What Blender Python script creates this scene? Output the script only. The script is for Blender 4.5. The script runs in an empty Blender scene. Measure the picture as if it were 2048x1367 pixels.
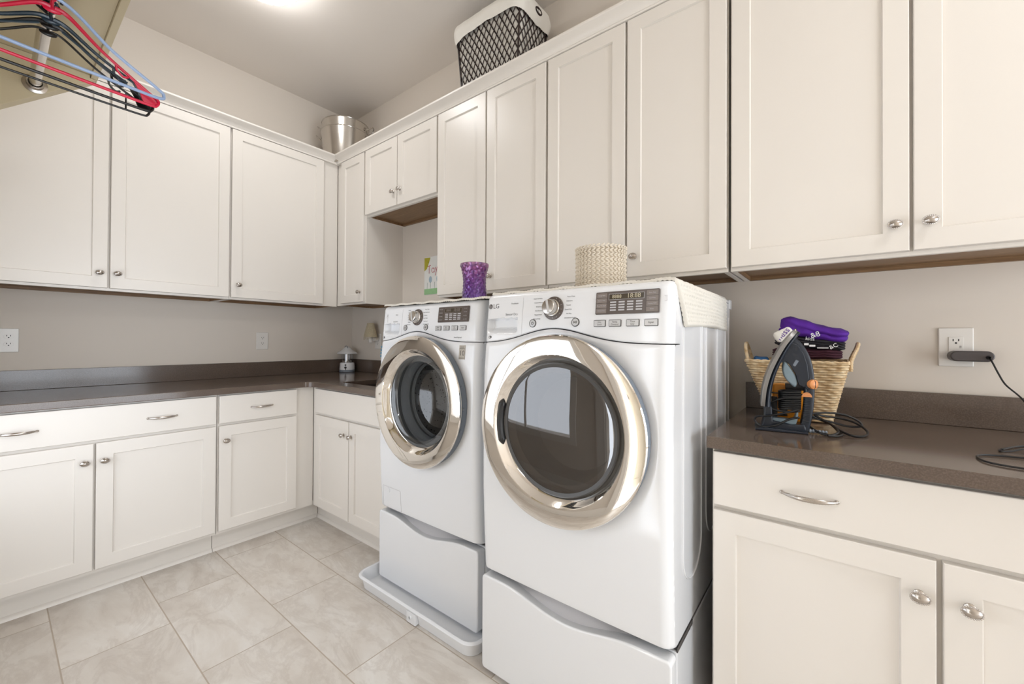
import bpy, bmesh, math, random
from mathutils import Vector, Matrix, noise
random.seed(7)
PI = math.pi
S = bpy.context.scene
COL = S.collection

# ---------------------------------------------------------------- camera
cam_d = bpy.data.cameras.new('camera')
cam = bpy.data.objects.new('camera', cam_d); COL.objects.link(cam)
cam_d.sensor_fit = 'HORIZONTAL'; cam_d.sensor_width = 36.0
cam_d.lens = 819.77 / 2048 * 36.0
cam_d.shift_y = (674.075 - 683.5) / 2048
cam_d.clip_start = 0.01
yw, pt, rl = math.radians(128.1794), math.radians(0.416), math.radians(0.2841)
fw = Vector((math.cos(yw)*math.cos(pt), math.sin(yw)*math.cos(pt), math.sin(pt)))
rt = Vector((math.sin(yw), -math.cos(yw), 0)); up = rt.cross(fw)
rt, up = rt*math.cos(rl) + up*math.sin(rl), up*math.cos(rl) - rt*math.sin(rl)
M = Matrix((rt, up, -fw)).transposed().to_4x4(); M.translation = (3.3198, -1.9565, 1.1863)
cam.matrix_world = M
S.camera = cam

# ---------------------------------------------------------------- world, exposure
S.view_settings.view_transform = 'Standard'; S.view_settings.look = 'None'
S.view_settings.exposure = -0.20; S.view_settings.gamma = 1.0
S.view_settings.use_curve_mapping = False
W = bpy.data.worlds.new('sky'); S.world = W; W.use_nodes = True
W.node_tree.nodes['Background'].inputs[0].default_value = (0.93, 0.99, 1.08, 1)
W.node_tree.nodes['Background'].inputs[1].default_value = 8.0
LAMP = 26.0           # strength of the glowing domes of the ceiling lamps
# daylight enters through an unseen window added to the right-hand wall: a portal helps the renderer find it
pl = bpy.data.lights.new('added_window_portal', 'AREA'); pl.shape = 'RECTANGLE'; pl.size = 1.95; pl.size_y = 2.1
pl.cycles.is_portal = True
po = bpy.data.objects.new('added_window_portal', pl); COL.objects.link(po)
po.location = (6.35, -1.1, 1.075); po.rotation_euler = (PI/2, 0, PI/2)
# and through the doorway added behind the camera to bring in light
pl2 = bpy.data.lights.new('added_doorway_portal', 'AREA'); pl2.shape = 'RECTANGLE'; pl2.size = 0.94; pl2.size_y = 2.05
pl2.cycles.is_portal = True
po2 = bpy.data.objects.new('added_doorway_portal', pl2); COL.objects.link(po2)
# and through a dimmed window added beside the camera as fill light
pl3 = bpy.data.lights.new('added_side_window_portal', 'AREA'); pl3.shape = 'RECTANGLE'; pl3.size = 1.25; pl3.size_y = 0.95
pl3.cycles.is_portal = True
po3 = bpy.data.objects.new('added_side_window_portal', pl3); COL.objects.link(po3)
po3.location = (1.425, -2.26, 1.025); po3.rotation_euler = (PI/2, 0, 0)
po2.location = (2.89, -2.26, 1.03); po2.rotation_euler = (PI/2, 0, 0)

# ---------------------------------------------------------------- materials
class N:
    def __init__(s, name):
        s.m = bpy.data.materials.new(name); s.m.use_nodes = True
        s.t = s.m.node_tree; s.b = s.t.nodes['Principled BSDF']
    def n(s, typ, ins=None, **kw):
        nd = s.t.nodes.new('ShaderNode' + typ)
        for k, v in kw.items(): setattr(nd, k, v)
        if ins:
            for k, v in ins.items():
                i = nd.inputs[k]
                if isinstance(v, bpy.types.NodeSocket): s.t.links.new(v, i)
                else: i.default_value = v
        return nd
    def set(s, **kw):
        for k, v in kw.items():
            i = s.b.inputs[k.replace('_', ' ')]
            if isinstance(v, bpy.types.NodeSocket): s.t.links.new(v, i)
            else: i.default_value = v
    def math(s, op, a, b=0.0, c=None):
        ins = {0: a, 1: b}
        if c is not None: ins[2] = c
        return s.n('Math', ins, operation=op).outputs[0]
    def mix(s, f, a, b):
        nd = s.n('Mix', data_type='RGBA')
        for k, v in ((0, f), (6, a), (7, b)):
            if isinstance(v, bpy.types.NodeSocket): s.t.links.new(v, nd.inputs[k])
            else: nd.inputs[k].default_value = v
        return nd.outputs[2]
    def ramp(s, f, pts):
        nd = s.n('ValToRGB', {0: f}); cr = nd.color_ramp
        while len(cr.elements) < len(pts): cr.elements.new(0.5)
        for e, (p, c) in zip(cr.elements, pts):
            e.position = p; e.color = c if len(c) == 4 else (*c, 1)
        return nd.outputs[0]
    def bump(s, h, st=0.3, d=0.002):
        s.set(Normal=s.n('Bump', {'Strength': st, 'Distance': d, 'Height': h}).outputs[0])
    def co(s, kind='Object'): return s.n('TexCoord').outputs[kind]
    def geo(s): return s.n('NewGeometry').outputs['Position']

def c4(r, g, b): return (r, g, b, 1)
def srgb(r, g, b):
    f = lambda v: (v/255/12.92 if v/255 <= 0.04045 else ((v/255+0.055)/1.055)**2.4)
    return (f(r), f(g), f(b), 1)
def simple(name, col, rough=0.5, metal=0.0, bump=None, var=0.0, **kw):
    m = N(name); base = col if len(col) == 4 else (*col, 1)
    if var or bump:
        nz = m.n('TexNoise', {'Vector': m.co(), 'Scale': bump[0] if bump else 8.0, 'Detail': 4.0}).outputs[0]
    if var:
        d = tuple(x*(1-var) for x in base[:3]) + (1,)
        m.set(Base_Color=m.mix(nz, base, d))
    else: m.set(Base_Color=base)
    m.set(Roughness=rough, Metallic=metal)
    if bump: m.bump(nz, bump[1], bump[2] if len(bump) > 2 else 0.001)
    for k, v in kw.items(): m.set(**{k: v})
    return m.m

MAT = {}
MAT['wall'] = simple('wall_paint', srgb(222, 213, 202), 0.75, bump=(260, 0.06, 0.0005))
MAT['ceil'] = simple('ceiling_paint', srgb(236, 229, 221), 0.8, bump=(200, 0.05, 0.0005))
MAT['cab'] = simple('cabinet_paint', srgb(231, 225, 217), 0.33, bump=(60, 0.006, 0.0004), Coat_Weight=0.15, Coat_Roughness=0.25)
MAT['trimw'] = simple('trim_paint', srgb(234, 228, 220), 0.35, bump=(40, 0.02, 0.0006))
MAT['nickel'] = simple('brushed_nickel', (0.50, 0.46, 0.42, 1), 0.24, 1.0, bump=(400, 0.05, 0.0003))
MAT['chrome'] = simple('chrome', (0.86, 0.83, 0.79, 1), 0.035, 1.0)
MAT['steel'] = simple('stainless_steel', (0.60, 0.57, 0.53, 1), 0.2, 1.0, bump=(300, 0.04, 0.0003))
MAT['white'] = simple('white_enamel', srgb(233, 234, 236), 0.22, bump=(5, 0.008, 0.002), Coat_Weight=0.5, Coat_Roughness=0.06)
MAT['whitepl'] = simple('white_plastic', srgb(230, 231, 233), 0.28, bump=(60, 0.01, 0.0005))
MAT['grey_plastic'] = simple('grey_plastic', srgb(120, 128, 138), 0.35, bump=(80, 0.02, 0.0004))
MAT['dark_grey'] = simple('dark_grey_plastic', srgb(70, 68, 66), 0.35, bump=(80, 0.02, 0.0004))
MAT['black'] = simple('black_plastic', (0.012, 0.012, 0.013, 1), 0.3, bump=(90, 0.02, 0.0004))
MAT['rubber'] = simple('black_cable', (0.006, 0.006, 0.007, 1), 0.45, bump=(200, 0.02, 0.0003))
MAT['gasket'] = simple('gasket_rubber', srgb(96, 98, 100), 0.35, bump=(90, 0.03, 0.0005))
MAT['console'] = simple('console_brown', srgb(92, 82, 76), 0.3, bump=(90, 0.01, 0.0004))
MAT['console2'] = simple('console_button', srgb(128, 118, 112), 0.35, bump=(90, 0.01, 0.0004))
MAT['bar'] = simple('indicator_grey', srgb(190, 188, 190), 0.4, bump=(90, 0.01, 0.0004))
MAT['lcd'] = simple('lcd_glass', srgb(74, 66, 54), 0.15, bump=(90, 0.01, 0.0004))
MAT['lcddig'] = simple('lcd_digits', srgb(196, 186, 160), 0.4, bump=(90, 0.01, 0.0004))
MAT['btn'] = simple('button_silver', srgb(196, 195, 194), 0.32, 0.2, bump=(90, 0.01, 0.0004))
MAT['ink'] = simple('grey_ink', srgb(120, 120, 122), 0.5, bump=(90, 0.01, 0.0002))
MAT['inkd'] = simple('dark_ink', srgb(84, 80, 76), 0.5, bump=(90, 0.01, 0.0002))
MAT['whiteink'] = simple('white_ink', srgb(235, 235, 235), 0.5, bump=(90, 0.01, 0.0002))
MAT['silverlbl'] = simple('silver_label', srgb(176, 168, 156), 0.35, 0.3, bump=(60, 0.02, 0.0004))
MAT['blue'] = simple('blue_hanger_plastic', srgb(150, 172, 208), 0.3, bump=(60, 0.02, 0.0004))
MAT['red'] = simple('red_hanger_plastic', srgb(214, 14, 62), 0.3, bump=(60, 0.02, 0.0004))
MAT['teal'] = simple('teal_hanger_plastic', srgb(22, 46, 60), 0.3, bump=(60, 0.02, 0.0004))
MAT['blackh'] = simple('black_hanger_plastic', srgb(22, 20, 20), 0.3, bump=(60, 0.02, 0.0004))
MAT['shelf'] = simple('shelf_paint', srgb(206, 192, 160), 0.5, bump=(60, 0.03, 0.0006))
MAT['outlet'] = simple('outlet_plastic', srgb(232, 228, 222), 0.25, bump=(60, 0.01, 0.0004))
MAT['slot'] = simple('slot_dark', (0.01, 0.01, 0.01, 1), 0.6, bump=(60, 0.01, 0.0004))
MAT['linen'] = simple('liner_cloth', srgb(234, 230, 222), 0.85, bump=(120, 0.25, 0.002))
MAT['dwick'] = simple('dark_wicker', srgb(48, 30, 26), 0.45, var=0.5, bump=(150, 0.3, 0.001))
MAT['crochet'] = simple('cotton_yarn', srgb(222, 211, 194), 0.85, bump=(220, 0.4, 0.001))
MAT['yarn2'] = simple('white_yarn', srgb(222, 217, 207), 0.85, bump=(260, 0.4, 0.001))
MAT['purplesh'] = simple('purple_cotton', srgb(84, 22, 150), 0.8, bump=(220, 0.25, 0.001), var=0.25)
MAT['blacksh'] = simple('black_cotton', (0.012, 0.010, 0.014, 1), 0.8, bump=(220, 0.25, 0.001))
MAT['maroon'] = simple('maroon_cotton', srgb(66, 20, 38), 0.8, bump=(220, 0.25, 0.001), var=0.3)
MAT['bluecl'] = simple('blue_cloth', srgb(54, 110, 170), 0.8, bump=(200, 0.25, 0.001))
MAT['navy'] = simple('navy_plastic', srgb(30, 37, 48), 0.3, bump=(90, 0.02, 0.0004))
MAT['bluegrey'] = simple('bluegrey_plastic', srgb(128, 146, 156), 0.3, bump=(90, 0.02, 0.0004))
MAT['copper'] = simple('copper_orange', srgb(222, 148, 92), 0.35, bump=(90, 0.02, 0.0004))
MAT['orange'] = simple('orange_plastic', srgb(240, 150, 30), 0.3, bump=(90, 0.02, 0.0004))
MAT['soleplate'] = simple('iron_soleplate', srgb(140, 138, 136), 0.35, 0.6, bump=(300, 0.04, 0.0004))
MAT['charger'] = simple('charger_grey', srgb(78, 72, 72), 0.4, bump=(120, 0.03, 0.0004))
MAT['paper'] = simple('paper', srgb(236, 236, 232), 0.8, bump=(120, 0.04, 0.0004))
MAT['sun'] = simple('yellow_marker', srgb(206, 196, 60), 0.8, var=0.5, bump=(40, 0.02))
MAT['grass'] = simple('green_marker', srgb(160, 204, 150), 0.8, var=0.2, bump=(40, 0.02))
MAT['redm'] = simple('red_marker', srgb(186, 70, 84), 0.8, bump=(40, 0.02))
MAT['bluem'] = simple('blue_marker', srgb(176, 196, 210), 0.8, var=0.2, bump=(40, 0.02))
MAT['greym'] = simple('grey_marker', srgb(130, 150, 130), 0.8, bump=(40, 0.02))
MAT['shade'] = simple('beaded_fabric', srgb(212, 198, 168), 0.8, bump=(190, 0.8, 0.003), var=0.45)
MAT['sink'] = simple('sink_composite', srgb(44, 34, 30), 0.4, bump=(300, 0.1, 0.0004))
MAT['doorw'] = simple('door_paint', srgb(226, 216, 196), 0.4, bump=(60, 0.02, 0.0004))
MAT['dark'] = simple('dark_void', (0.02, 0.018, 0.015, 1), 0.8, bump=(60, 0.01, 0.0004))
MAT['label_b'] = simple('label_blue', srgb(90, 130, 150), 0.5, bump=(60, 0.01, 0.0002))

m = N('brown_wood')
v = m.n('Mapping', {'Vector': m.co(), 'Scale': (3, 60, 60)}).outputs[0]
nz = m.n('TexNoise', {'Vector': v, 'Scale': 2.0, 'Detail': 6.0}).outputs[0]
m.set(Base_Color=m.ramp(nz, [(0.3, srgb(112, 84, 58)), (0.7, srgb(150, 118, 84))]), Roughness=0.45)
MAT['wood'] = m.m

m = N('quartz_brown')
g = m.geo()
n1 = m.n('TexNoise', {'Vector': g, 'Scale': 5.0, 'Detail': 5.0}).outputs[0]
n2 = m.n('TexVoronoi', {'Vector': g, 'Scale': 160.0}).outputs[0]
n3 = m.n('TexNoise', {'Vector': g, 'Scale': 260.0, 'Detail': 3.0}).outputs[0]
base = m.ramp(n1, [(0.3, srgb(88, 75, 66)), (0.7, srgb(99, 85, 75))])
base = m.mix(m.ramp(n3, [(0.42, (0, 0, 0)), (0.75, (1, 1, 1))]), base, srgb(110, 96, 86))
base = m.mix(m.ramp(n2, [(0.02, (1, 1, 1)), (0.07, (0, 0, 0))]), base, srgb(140, 125, 110))
m.set(Base_Color=base, Roughness=0.13)
MAT['quartz'] = m.m

m = N('floor_tile')      # 12x24 inch travertine-look tiles laid along x, each row stepped by two thirds
g = m.geo(); sp = m.n('SeparateXYZ', {0: g})
X, Y = sp.outputs[0], sp.outputs[1]
k = m.math('DIVIDE', m.math('ADD', Y, 0.8610), 0.3107)
kf = m.math('FLOOR', k); kr = m.math('FRACT', k)
u = m.math('DIVIDE', m.math('SUBTRACT', m.math('SUBTRACT', X, 1.3475), m.math('MULTIPLY', m.math('ADD', kf, 1.0), 0.4095)), 0.6150)
uf = m.math('FLOOR', u); ur = m.math('FRACT', u)
dx = m.math('MULTIPLY', m.math('MINIMUM', ur, m.math('SUBTRACT', 1.0, ur)), 0.6150)
dy = m.math('MULTIPLY', m.math('MINIMUM', kr, m.math('SUBTRACT', 1.0, kr)), 0.3107)
d = m.math('MINIMUM', dx, dy)
grout = m.ramp(m.math('MULTIPLY', d, 100.0), [(0.17, (1, 1, 1)), (0.26, (0, 0, 0))])
cid = m.n('CombineXYZ', {0: kf, 1: uf, 2: 3.3}).outputs[0]
wn = m.n('TexWhiteNoise', {'Vector': cid}, noise_dimensions='3D')
off = m.n('VectorMath', {0: wn.outputs['Color'], 1: (30, 30, 30)}, operation='MULTIPLY').outputs[0]
gs = m.n('Mapping', {'Vector': g, 'Scale': (1.0, 2.2, 1)}).outputs[0]
pos = m.n('VectorMath', {0: gs, 1: off}, operation='ADD').outputs[0]
a = m.n('TexNoise', {'Vector': pos, 'Scale': 2.4, 'Detail': 8.0, 'Roughness': 0.62, 'Distortion': 0.5}).outputs[0]
b = m.n('TexNoise', {'Vector': pos, 'Scale': 3.4, 'Detail': 9.0, 'Roughness': 0.66, 'Distortion': 0.7}).outputs[0]
tile = m.ramp(a, [(0.30, srgb(202, 192, 181)), (0.48, srgb(216, 208, 198)), (0.62, srgb(226, 220, 212)), (0.78, srgb(234, 230, 224))])
vein = m.ramp(b, [(0.44, (0, 0, 0)), (0.5, (1, 1, 1)), (0.56, (0, 0, 0))])
tile = m.mix(m.math('MULTIPLY', vein, 0.28), tile, srgb(178, 165, 152))
tone = m.math('MULTIPLY_ADD', wn.outputs['Value'], 0.08, 0.95)
tile = m.mix(1.0, tile, tile)
hs = m.n('HueSaturation', {'Value': tone, 'Color': tile}).outputs[0]
m.set(Base_Color=m.mix(grout, hs, srgb(182, 168, 152)), Roughness=m.math('MULTIPLY_ADD', grout, 0.4, 0.34))
hgt = m.math('SUBTRACT', m.math('MULTIPLY', b, 0.15), grout)
m.bump(hgt, 0.35, 0.0015)
MAT['floor'] = m.m

m = N('seagrass')
g = m.co()
nz = m.n('TexNoise', {'Vector': g, 'Scale': 55.0, 'Detail': 4.0}).outputs[0]
m.set(Base_Color=m.ramp(nz, [(0.3, srgb(186, 152, 110)), (0.5, srgb(214, 188, 148)), (0.72, srgb(232, 214, 182))]), Roughness=0.6)
m.bump(nz, 0.3, 0.001)
MAT['seagrass'] = m.m

m = N('purple_glass')
g = m.co(); sp = m.n('SeparateXYZ', {0: g}).outputs[2]
vo = m.n('TexVoronoi', {'Vector': g, 'Scale': 70.0})
col = m.ramp(m.math('MULTIPLY', sp, 5.5), [(0.0, srgb(120, 80, 180)), (0.5, srgb(136, 62, 158)), (0.80, srgb(176, 96, 160)), (1.0, srgb(216, 168, 192))])
col = m.mix(m.math('MULTIPLY', vo.outputs[0], 0.9), col, srgb(70, 20, 110))
m.set(Base_Color=col, Roughness=0.12, Transmission_Weight=0.35, IOR=1.45, Coat_Weight=0.6, Coat_Roughness=0.05, Metallic=0.25)
m.bump(vo.outputs[0], 0.6, 0.004)
MAT['purpleglass'] = m.m

def glassy(name, tint, ior=1.5, rough=0.02):
    m = N(name); t = m.t
    tr = m.n('BsdfTransparent', {0: tint}); gl = m.n('BsdfGlossy', {'Color': (1, 1, 1, 1), 'Roughness': rough})
    fc = m.n('LayerWeight', {'Blend': 0.5}).outputs['Facing']; f0 = ((ior-1)/(ior+1))**2*1.5
    fr = m.math('MULTIPLY_ADD', m.math('POWER', fc, 4.0), 1-f0, f0)
    mx = m.n('MixShader', {0: fr, 1: tr.outputs[0], 2: gl.outputs[0]})
    t.links.new(mx.outputs[0], t.nodes['Material Output'].inputs[0])
    return m.m
MAT['tinted'] = glassy('tinted_door_glass', (0.36, 0.33, 0.30, 1), 1.75)
MAT['clear'] = glassy('clear_door_glass', (0.82, 0.84, 0.86, 1), 1.55)
MAT['clearpl'] = glassy('clear_plastic', (0.74, 0.75, 0.77, 1), 1.8)

m = N('drum_steel')
g = m.co()
vo = m.n('TexVoronoi', {'Vector': g, 'Scale': 55.0}).outputs[0]
m.set(Base_Color=m.ramp(vo, [(0.16, (0.01, 0.01, 0.01)), (0.24, (0.42, 0.41, 0.40))]), Metallic=0.85, Roughness=0.28)
MAT['drum'] = m.m

m = N('lamp_glass')
m.set(Base_Color=(1, 1, 1, 1), Emission_Color=(1.0, 1.0, 1.0, 1), Emission_Strength=LAMP)
MAT['lampglow'] = m.m
m = N('window_glass')
MAT['dimmed_pane'] = glassy('dimmed_added_glass', (0.72, 0.72, 0.72, 1), 1.3)  # grey tint dims the added window; no curtain is modelled
MAT['added_winglass'] = glassy('added_window_glass', (0.97, 0.98, 0.98, 1), 1.3)

# ---------------------------------------------------------------- mesh helpers
def new(): return bmesh.new()
BASE = {}
def obj(name, bm, mat, parent=None, smooth=35, kind=None):
    me = bpy.data.meshes.new(name)
    if isinstance(bm, bpy.types.Mesh): me = bm; me.name = name
    else:
        bmesh.ops.recalc_face_normals(bm, faces=bm.faces)
        if smooth:
            a = math.radians(smooth)
            for f in bm.faces: f.smooth = True
            for e in bm.edges:
                if len(e.link_faces) == 2 and e.calc_face_angle(0) > a: e.smooth = False
        bm.to_mesh(me); bm.free()
    me.materials.clear(); me.materials.append(MAT[mat] if isinstance(mat, str) else mat)
    o = bpy.data.objects.new(name, me); COL.objects.link(o)
    if parent is not None:
        o.parent = parent
        if parent.name in BASE: o.location = -Vector(BASE[parent.name])
    if kind: o['kind'] = kind
    if smooth and len(me.polygons) < 6000:
        wn_ = o.modifiers.new('weighted_normals', 'WEIGHTED_NORMAL'); wn_.keep_sharp = True; wn_.weight = 60
    return o
def thing(name, label, cat, loc=(0, 0, 0), rz=0.0, base=(0, 0, 0), group=None):
    o = bpy.data.objects.new(name, None); COL.objects.link(o)
    o.empty_display_size = 0.05
    o.location = Vector(loc) + Matrix.Rotation(rz, 3, 'Z') @ Vector(base)
    o.rotation_euler = (0, 0, rz); BASE[o.name] = base
    o['label'] = label; o['category'] = cat
    if group: o['group'] = group
    return o
def tag(o, label, cat, group=None):
    o['label'] = label; o['category'] = cat
    if group: o['group'] = group
    return o
def box(bm, x0, x1, y0, y1, z0, z1, bev=0.0, seg=2):
    vs = [bm.verts.new((x, y, z)) for x in (x0, x1) for y in (y0, y1) for z in (z0, z1)]
    q = [(0, 1, 3, 2), (4, 6, 7, 5), (0, 4, 5, 1), (2, 3, 7, 6), (0, 2, 6, 4), (1, 5, 7, 3)]
    fs = [bm.faces.new([vs[i] for i in f]) for f in q]
    if bev:
        es = list({e for f in fs for e in f.edges})
        bmesh.ops.bevel(bm, geom=es, offset=bev, segments=seg, profile=0.5, affect='EDGES')
def bx(*a, **k):
    bm = new(); box(bm, *a, **k); return bm
def lathe(bm, prof, n=32, mat=None, cap=False):
    """profile [(r, h)] turned about local z, placed with matrix mat"""
    mat = mat or Matrix.Identity(4)
    rings = []
    for r, h in prof:
        if r < 1e-6: rings.append([bm.verts.new(mat @ Vector((0, 0, h)))])
        else: rings.append([bm.verts.new(mat @ Vector((r*math.cos(2*PI*i/n), r*math.sin(2*PI*i/n), h))) for i in range(n)])
    for a, b in zip(rings, rings[1:]):
        for i in range(n):
            j = (i+1) % n
            q = [a[i % len(a)], a[j % len(a)], b[j % len(b)], b[i % len(b)]]
            u = []
            for v in q:
                if v not in u: u.append(v)
            if len(u) >= 3:
                try: bm.faces.new(u)
                except ValueError: pass
    if cap:
        for rg in (rings[0], rings[-1]):
            if len(rg) > 2: bm.faces.new(rg)
def spline(pts, n=8, closed=False):
    P = [Vector(p) for p in pts]; out = []; L = len(P)
    rng = L if closed else L-1
    for i in range(rng):
        if closed: a, b, c, d = P[(i-1) % L], P[i], P[(i+1) % L], P[(i+2) % L]
        else: a, b, c, d = P[max(i-1, 0)], P[i], P[i+1], P[min(i+2, L-1)]
        for k in range(n):
            t = k/n
            out.append(0.5*((2*b) + (c-a)*t + (2*a-5*b+4*c-d)*t*t + (3*b-a-3*c+d)*t**3))
    if not closed: out.append(P[-1])
    return out
def tube(bm, pts, r, seg=8, closed=False, cap=True, flat=None):
    """tube along pts; r a number or function of t; flat=(axis vector, scale) squashes it"""
    P = [Vector(p) for p in pts]; L = len(P); rings = []
    prev = None
    for i, p in enumerate(P):
        if closed: tg = (P[(i+1) % L] - P[i-1])
        else: tg = P[min(i+1, L-1)] - P[max(i-1, 0)]
        if tg.length < 1e-9: tg = Vector((0, 0, 1))
        tg.normalize()
        if prev is None:
            ref = Vector((0, 0, 1)) if abs(tg.z) < 0.9 else Vector((1, 0, 0))
            nrm = tg.cross(ref).normalized()
        else:
            nrm = prev - tg*prev.dot(tg)
            nrm = nrm.normalized() if nrm.length > 1e-6 else tg.orthogonal().normalized()
        prev = nrm; bi = tg.cross(nrm)
        rr = r(i/max(1, L-1)) if callable(r) else r
        ring = []
        for k in range(seg):
            a = 2*PI*k/seg
            v = nrm*math.cos(a)*rr + bi*math.sin(a)*rr
            if flat: ax = Vector(flat[0]).normalized(); v = v - ax*v.dot(ax)*(1-flat[1])
            ring.append(bm.verts.new(p+v))
        rings.append(ring)
    rng = L if closed else L-1
    for i in range(rng):
        a, b = rings[i], rings[(i+1) % L]
        for k in range(seg): bm.faces.new((a[k], a[(k+1) % seg], b[(k+1) % seg], b[k]))
    if cap and not closed: bm.faces.new(rings[0][::-1]); bm.faces.new(rings[-1])
def sweep(bm, prof, path):
    """prof: list of (d, z); path: list of functions giving the point at (d, z)"""
    rings = [[bm.verts.new(f(d, z)) for d, z in prof] for f in path]
    n = len(prof)
    for a, b in zip(rings, rings[1:]):
        for i in range(n): bm.faces.new((a[i], a[(i+1) % n], b[(i+1) % n], b[i]))
    bm.faces.new(rings[0]); bm.faces.new(rings[-1][::-1])
def grid(bm, nu, nv, f):
    V = [[bm.verts.new(f(i/nu, j/nv)) for j in range(nv+1)] for i in range(nu+1)]
    for i in range(nu):
        for j in range(nv): bm.faces.new((V[i][j], V[i+1][j], V[i+1][j+1], V[i][j+1]))
    return V
def ell(bm, c, rx, ry, rz, rot=None, u=8, v=6):
    mt = Matrix.Translation(c) @ (rot.to_4x4() if rot else Matrix.Identity(4)) @ Matrix.Diagonal((rx, ry, rz, 1))
    bmesh.ops.create_uvsphere(bm, u_segments=u, v_segments=v, radius=1, matrix=mt)
def curve_mesh(cd, name='tmp'):
    o = bpy.data.objects.new(name, cd); COL.objects.link(o)
    dg = bpy.context.evaluated_depsgraph_get(); dg.update()
    me = bpy.data.meshes.new_from_object(o.evaluated_get(dg))
    bpy.data.objects.remove(o); bpy.data.curves.remove(cd)
    return me
def plate(loops, depth, bev=0.0, mt=None, res=2):
    """flat shape with holes, thickness depth, in local XY, extruded about z=0; returns bmesh"""
    cd = bpy.data.curves.new('plate', 'CURVE'); cd.dimensions = '2D'; cd.fill_mode = 'BOTH'
    cd.extrude = max(depth/2-bev, 0.00001); cd.bevel_depth = bev; cd.bevel_resolution = res
    cd.offset = -bev
    for lp in loops:
        s = cd.splines.new('POLY'); s.points.add(len(lp)-1)
        for p, q in zip(s.points, lp): p.co = (q[0], q[1], 0, 1)
        s.use_cyclic_u = True
    me = curve_mesh(cd); bm = new(); bm.from_mesh(me); bpy.data.meshes.remove(me)
    bmesh.ops.remove_doubles(bm, verts=bm.verts, dist=1e-5)
    if mt: bmesh.ops.transform(bm, matrix=mt, verts=bm.verts)
    return bm
def text(bm, s, size, mt, ext=0.0002, align='LEFT', shear=0.0):
    cd = bpy.data.curves.new('text', 'FONT'); cd.body = s; cd.size = size; cd.extrude = ext
    cd.align_x = align; cd.align_y = 'CENTER'; cd.resolution_u = 3; cd.shear = shear
    me = curve_mesh(cd); me.transform(mt); bm.from_mesh(me); bpy.data.meshes.remove(me)
# matrices taking a flat XY drawing onto a wall: XZm looks out along -y, YZm looks out along +x
def XZm(x, y, z): return Matrix.Translation((x, y, z)) @ Matrix.Rotation(PI/2, 4, 'X')
def rrp(f, hx, hy, r):
    """point at share f of the way round a rounded rectangle, starting at the middle of the +x side"""
    f %= 1.0; a, b, q = 2*(hx-r), 2*(hy-r), PI*r/2; P_ = 2*a+2*b+4*q; s = f*P_
    segs = ((b/2, 'y', hx, 0), (q, 'c', hx-r, hy-r, 0), (a, 'x', hx-r, hy), (q, 'c', -hx+r, hy-r, PI/2), (b, 'Y', -hx, hy-r), (q, 'c', -hx+r, -hy+r, PI), (a, 'X', -hx+r, -hy), (q, 'c', hx-r, -hy+r, 1.5*PI), (b/2, 'y', hx, -hy+r))
    for g in segs:
        if s <= g[0] or g is segs[-1]:
            if g[1] == 'y': return g[2], g[3]+s
            if g[1] == 'Y': return g[2], g[3]-s
            if g[1] == 'x': return g[2]-s, g[3]
            if g[1] == 'X': return g[2]+s, g[3]
            an = g[4]+s/r; return g[2]+r*math.cos(an), g[3]+r*math.sin(an)
        s -= g[0]
def rrect(x0, x1, y0, y1, r, n=5):
    out = []
    for cx, cy, a0 in ((x1-r, y1-r, 0), (x0+r, y1-r, PI/2), (x0+r, y0+r, PI), (x1-r, y0+r, 1.5*PI)):
        for i in range(n+1):
            a = a0 + PI/2*i/n; out.append((cx+r*math.cos(a), cy+r*math.sin(a)))
    return out
def circ(cx, cy, r, n=32, sx=1.0, sy=1.0): return [(cx+r*sx*math.cos(2*PI*i/n), cy+r*sy*math.sin(2*PI*i/n)) for i in range(n)]
def disc(bm, x, y, z, r, t, n=24, bev=0.0, sx=1.0, sz=1.0):
    """disc facing -y with its back at y, thickness t"""
    lathe(bm, [(0, t), (r-bev, t), (r-bev*0.3, t-bev*0.3), (r, t-bev), (r, 0)], n,
          XZm(x, y, z) @ Matrix.Diagonal((sx, sz, 1, 1)))

# ---------------------------------------------------------------- room shell
RX, RY, H = 6.3, -2.17, 3.10
obj('floor', bx(-0.1, RX+0.1, RY-0.1, 0.1, -0.08, 0), 'floor', kind='structure', smooth=0)
obj('ceiling', bx(-0.1, RX+0.1, RY-0.1, 0.1, H, H+0.08), 'ceil', kind='structure', smooth=0)
obj('wall_left', bx(-0.1, 0, RY-0.1, 0.1, 0, H), 'wall', kind='structure', smooth=0)
obj('wall_back', bx(0, RX, 0, 0.1, 0, H), 'wall', kind='structure', smooth=0)
bm = new()
DX0, DX1 = 2.42, 3.36
for a in ((0.0, 0.8, RY-0.1, RY, 0, H), (2.05, DX0, RY-0.1, RY, 0, H), (0.8, 2.05, RY-0.1, RY, 0, 0.55), (0.8, 2.05, RY-0.1, RY, 1.5, H), (DX1, RX, RY-0.1, RY, 0, H), (DX0, DX1, RY-0.1, RY, 2.06, H)): box(bm, *a)
obj('wall_front', bm, 'wall', kind='structure', smooth=0)
bm = new()
for a in ((RX, RX+0.1, RY, -2.05, 0, H), (RX, RX+0.1, -0.15, 0, 0, H), (RX, RX+0.1, -2.05, -0.15, 0, 0.05), (RX, RX+0.1, -2.05, -0.15, 2.1, H)): box(bm, *a)
obj('wall_right', bm, 'wall', kind='structure', smooth=0)
w = obj('added_window_2', bx(0.8, 2.05, RY-0.06, RY-0.055, 0.55, 1.5), 'dimmed_pane', kind='structure', smooth=0)  # unseen window added to brighten the low left side
bm = new()
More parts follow.
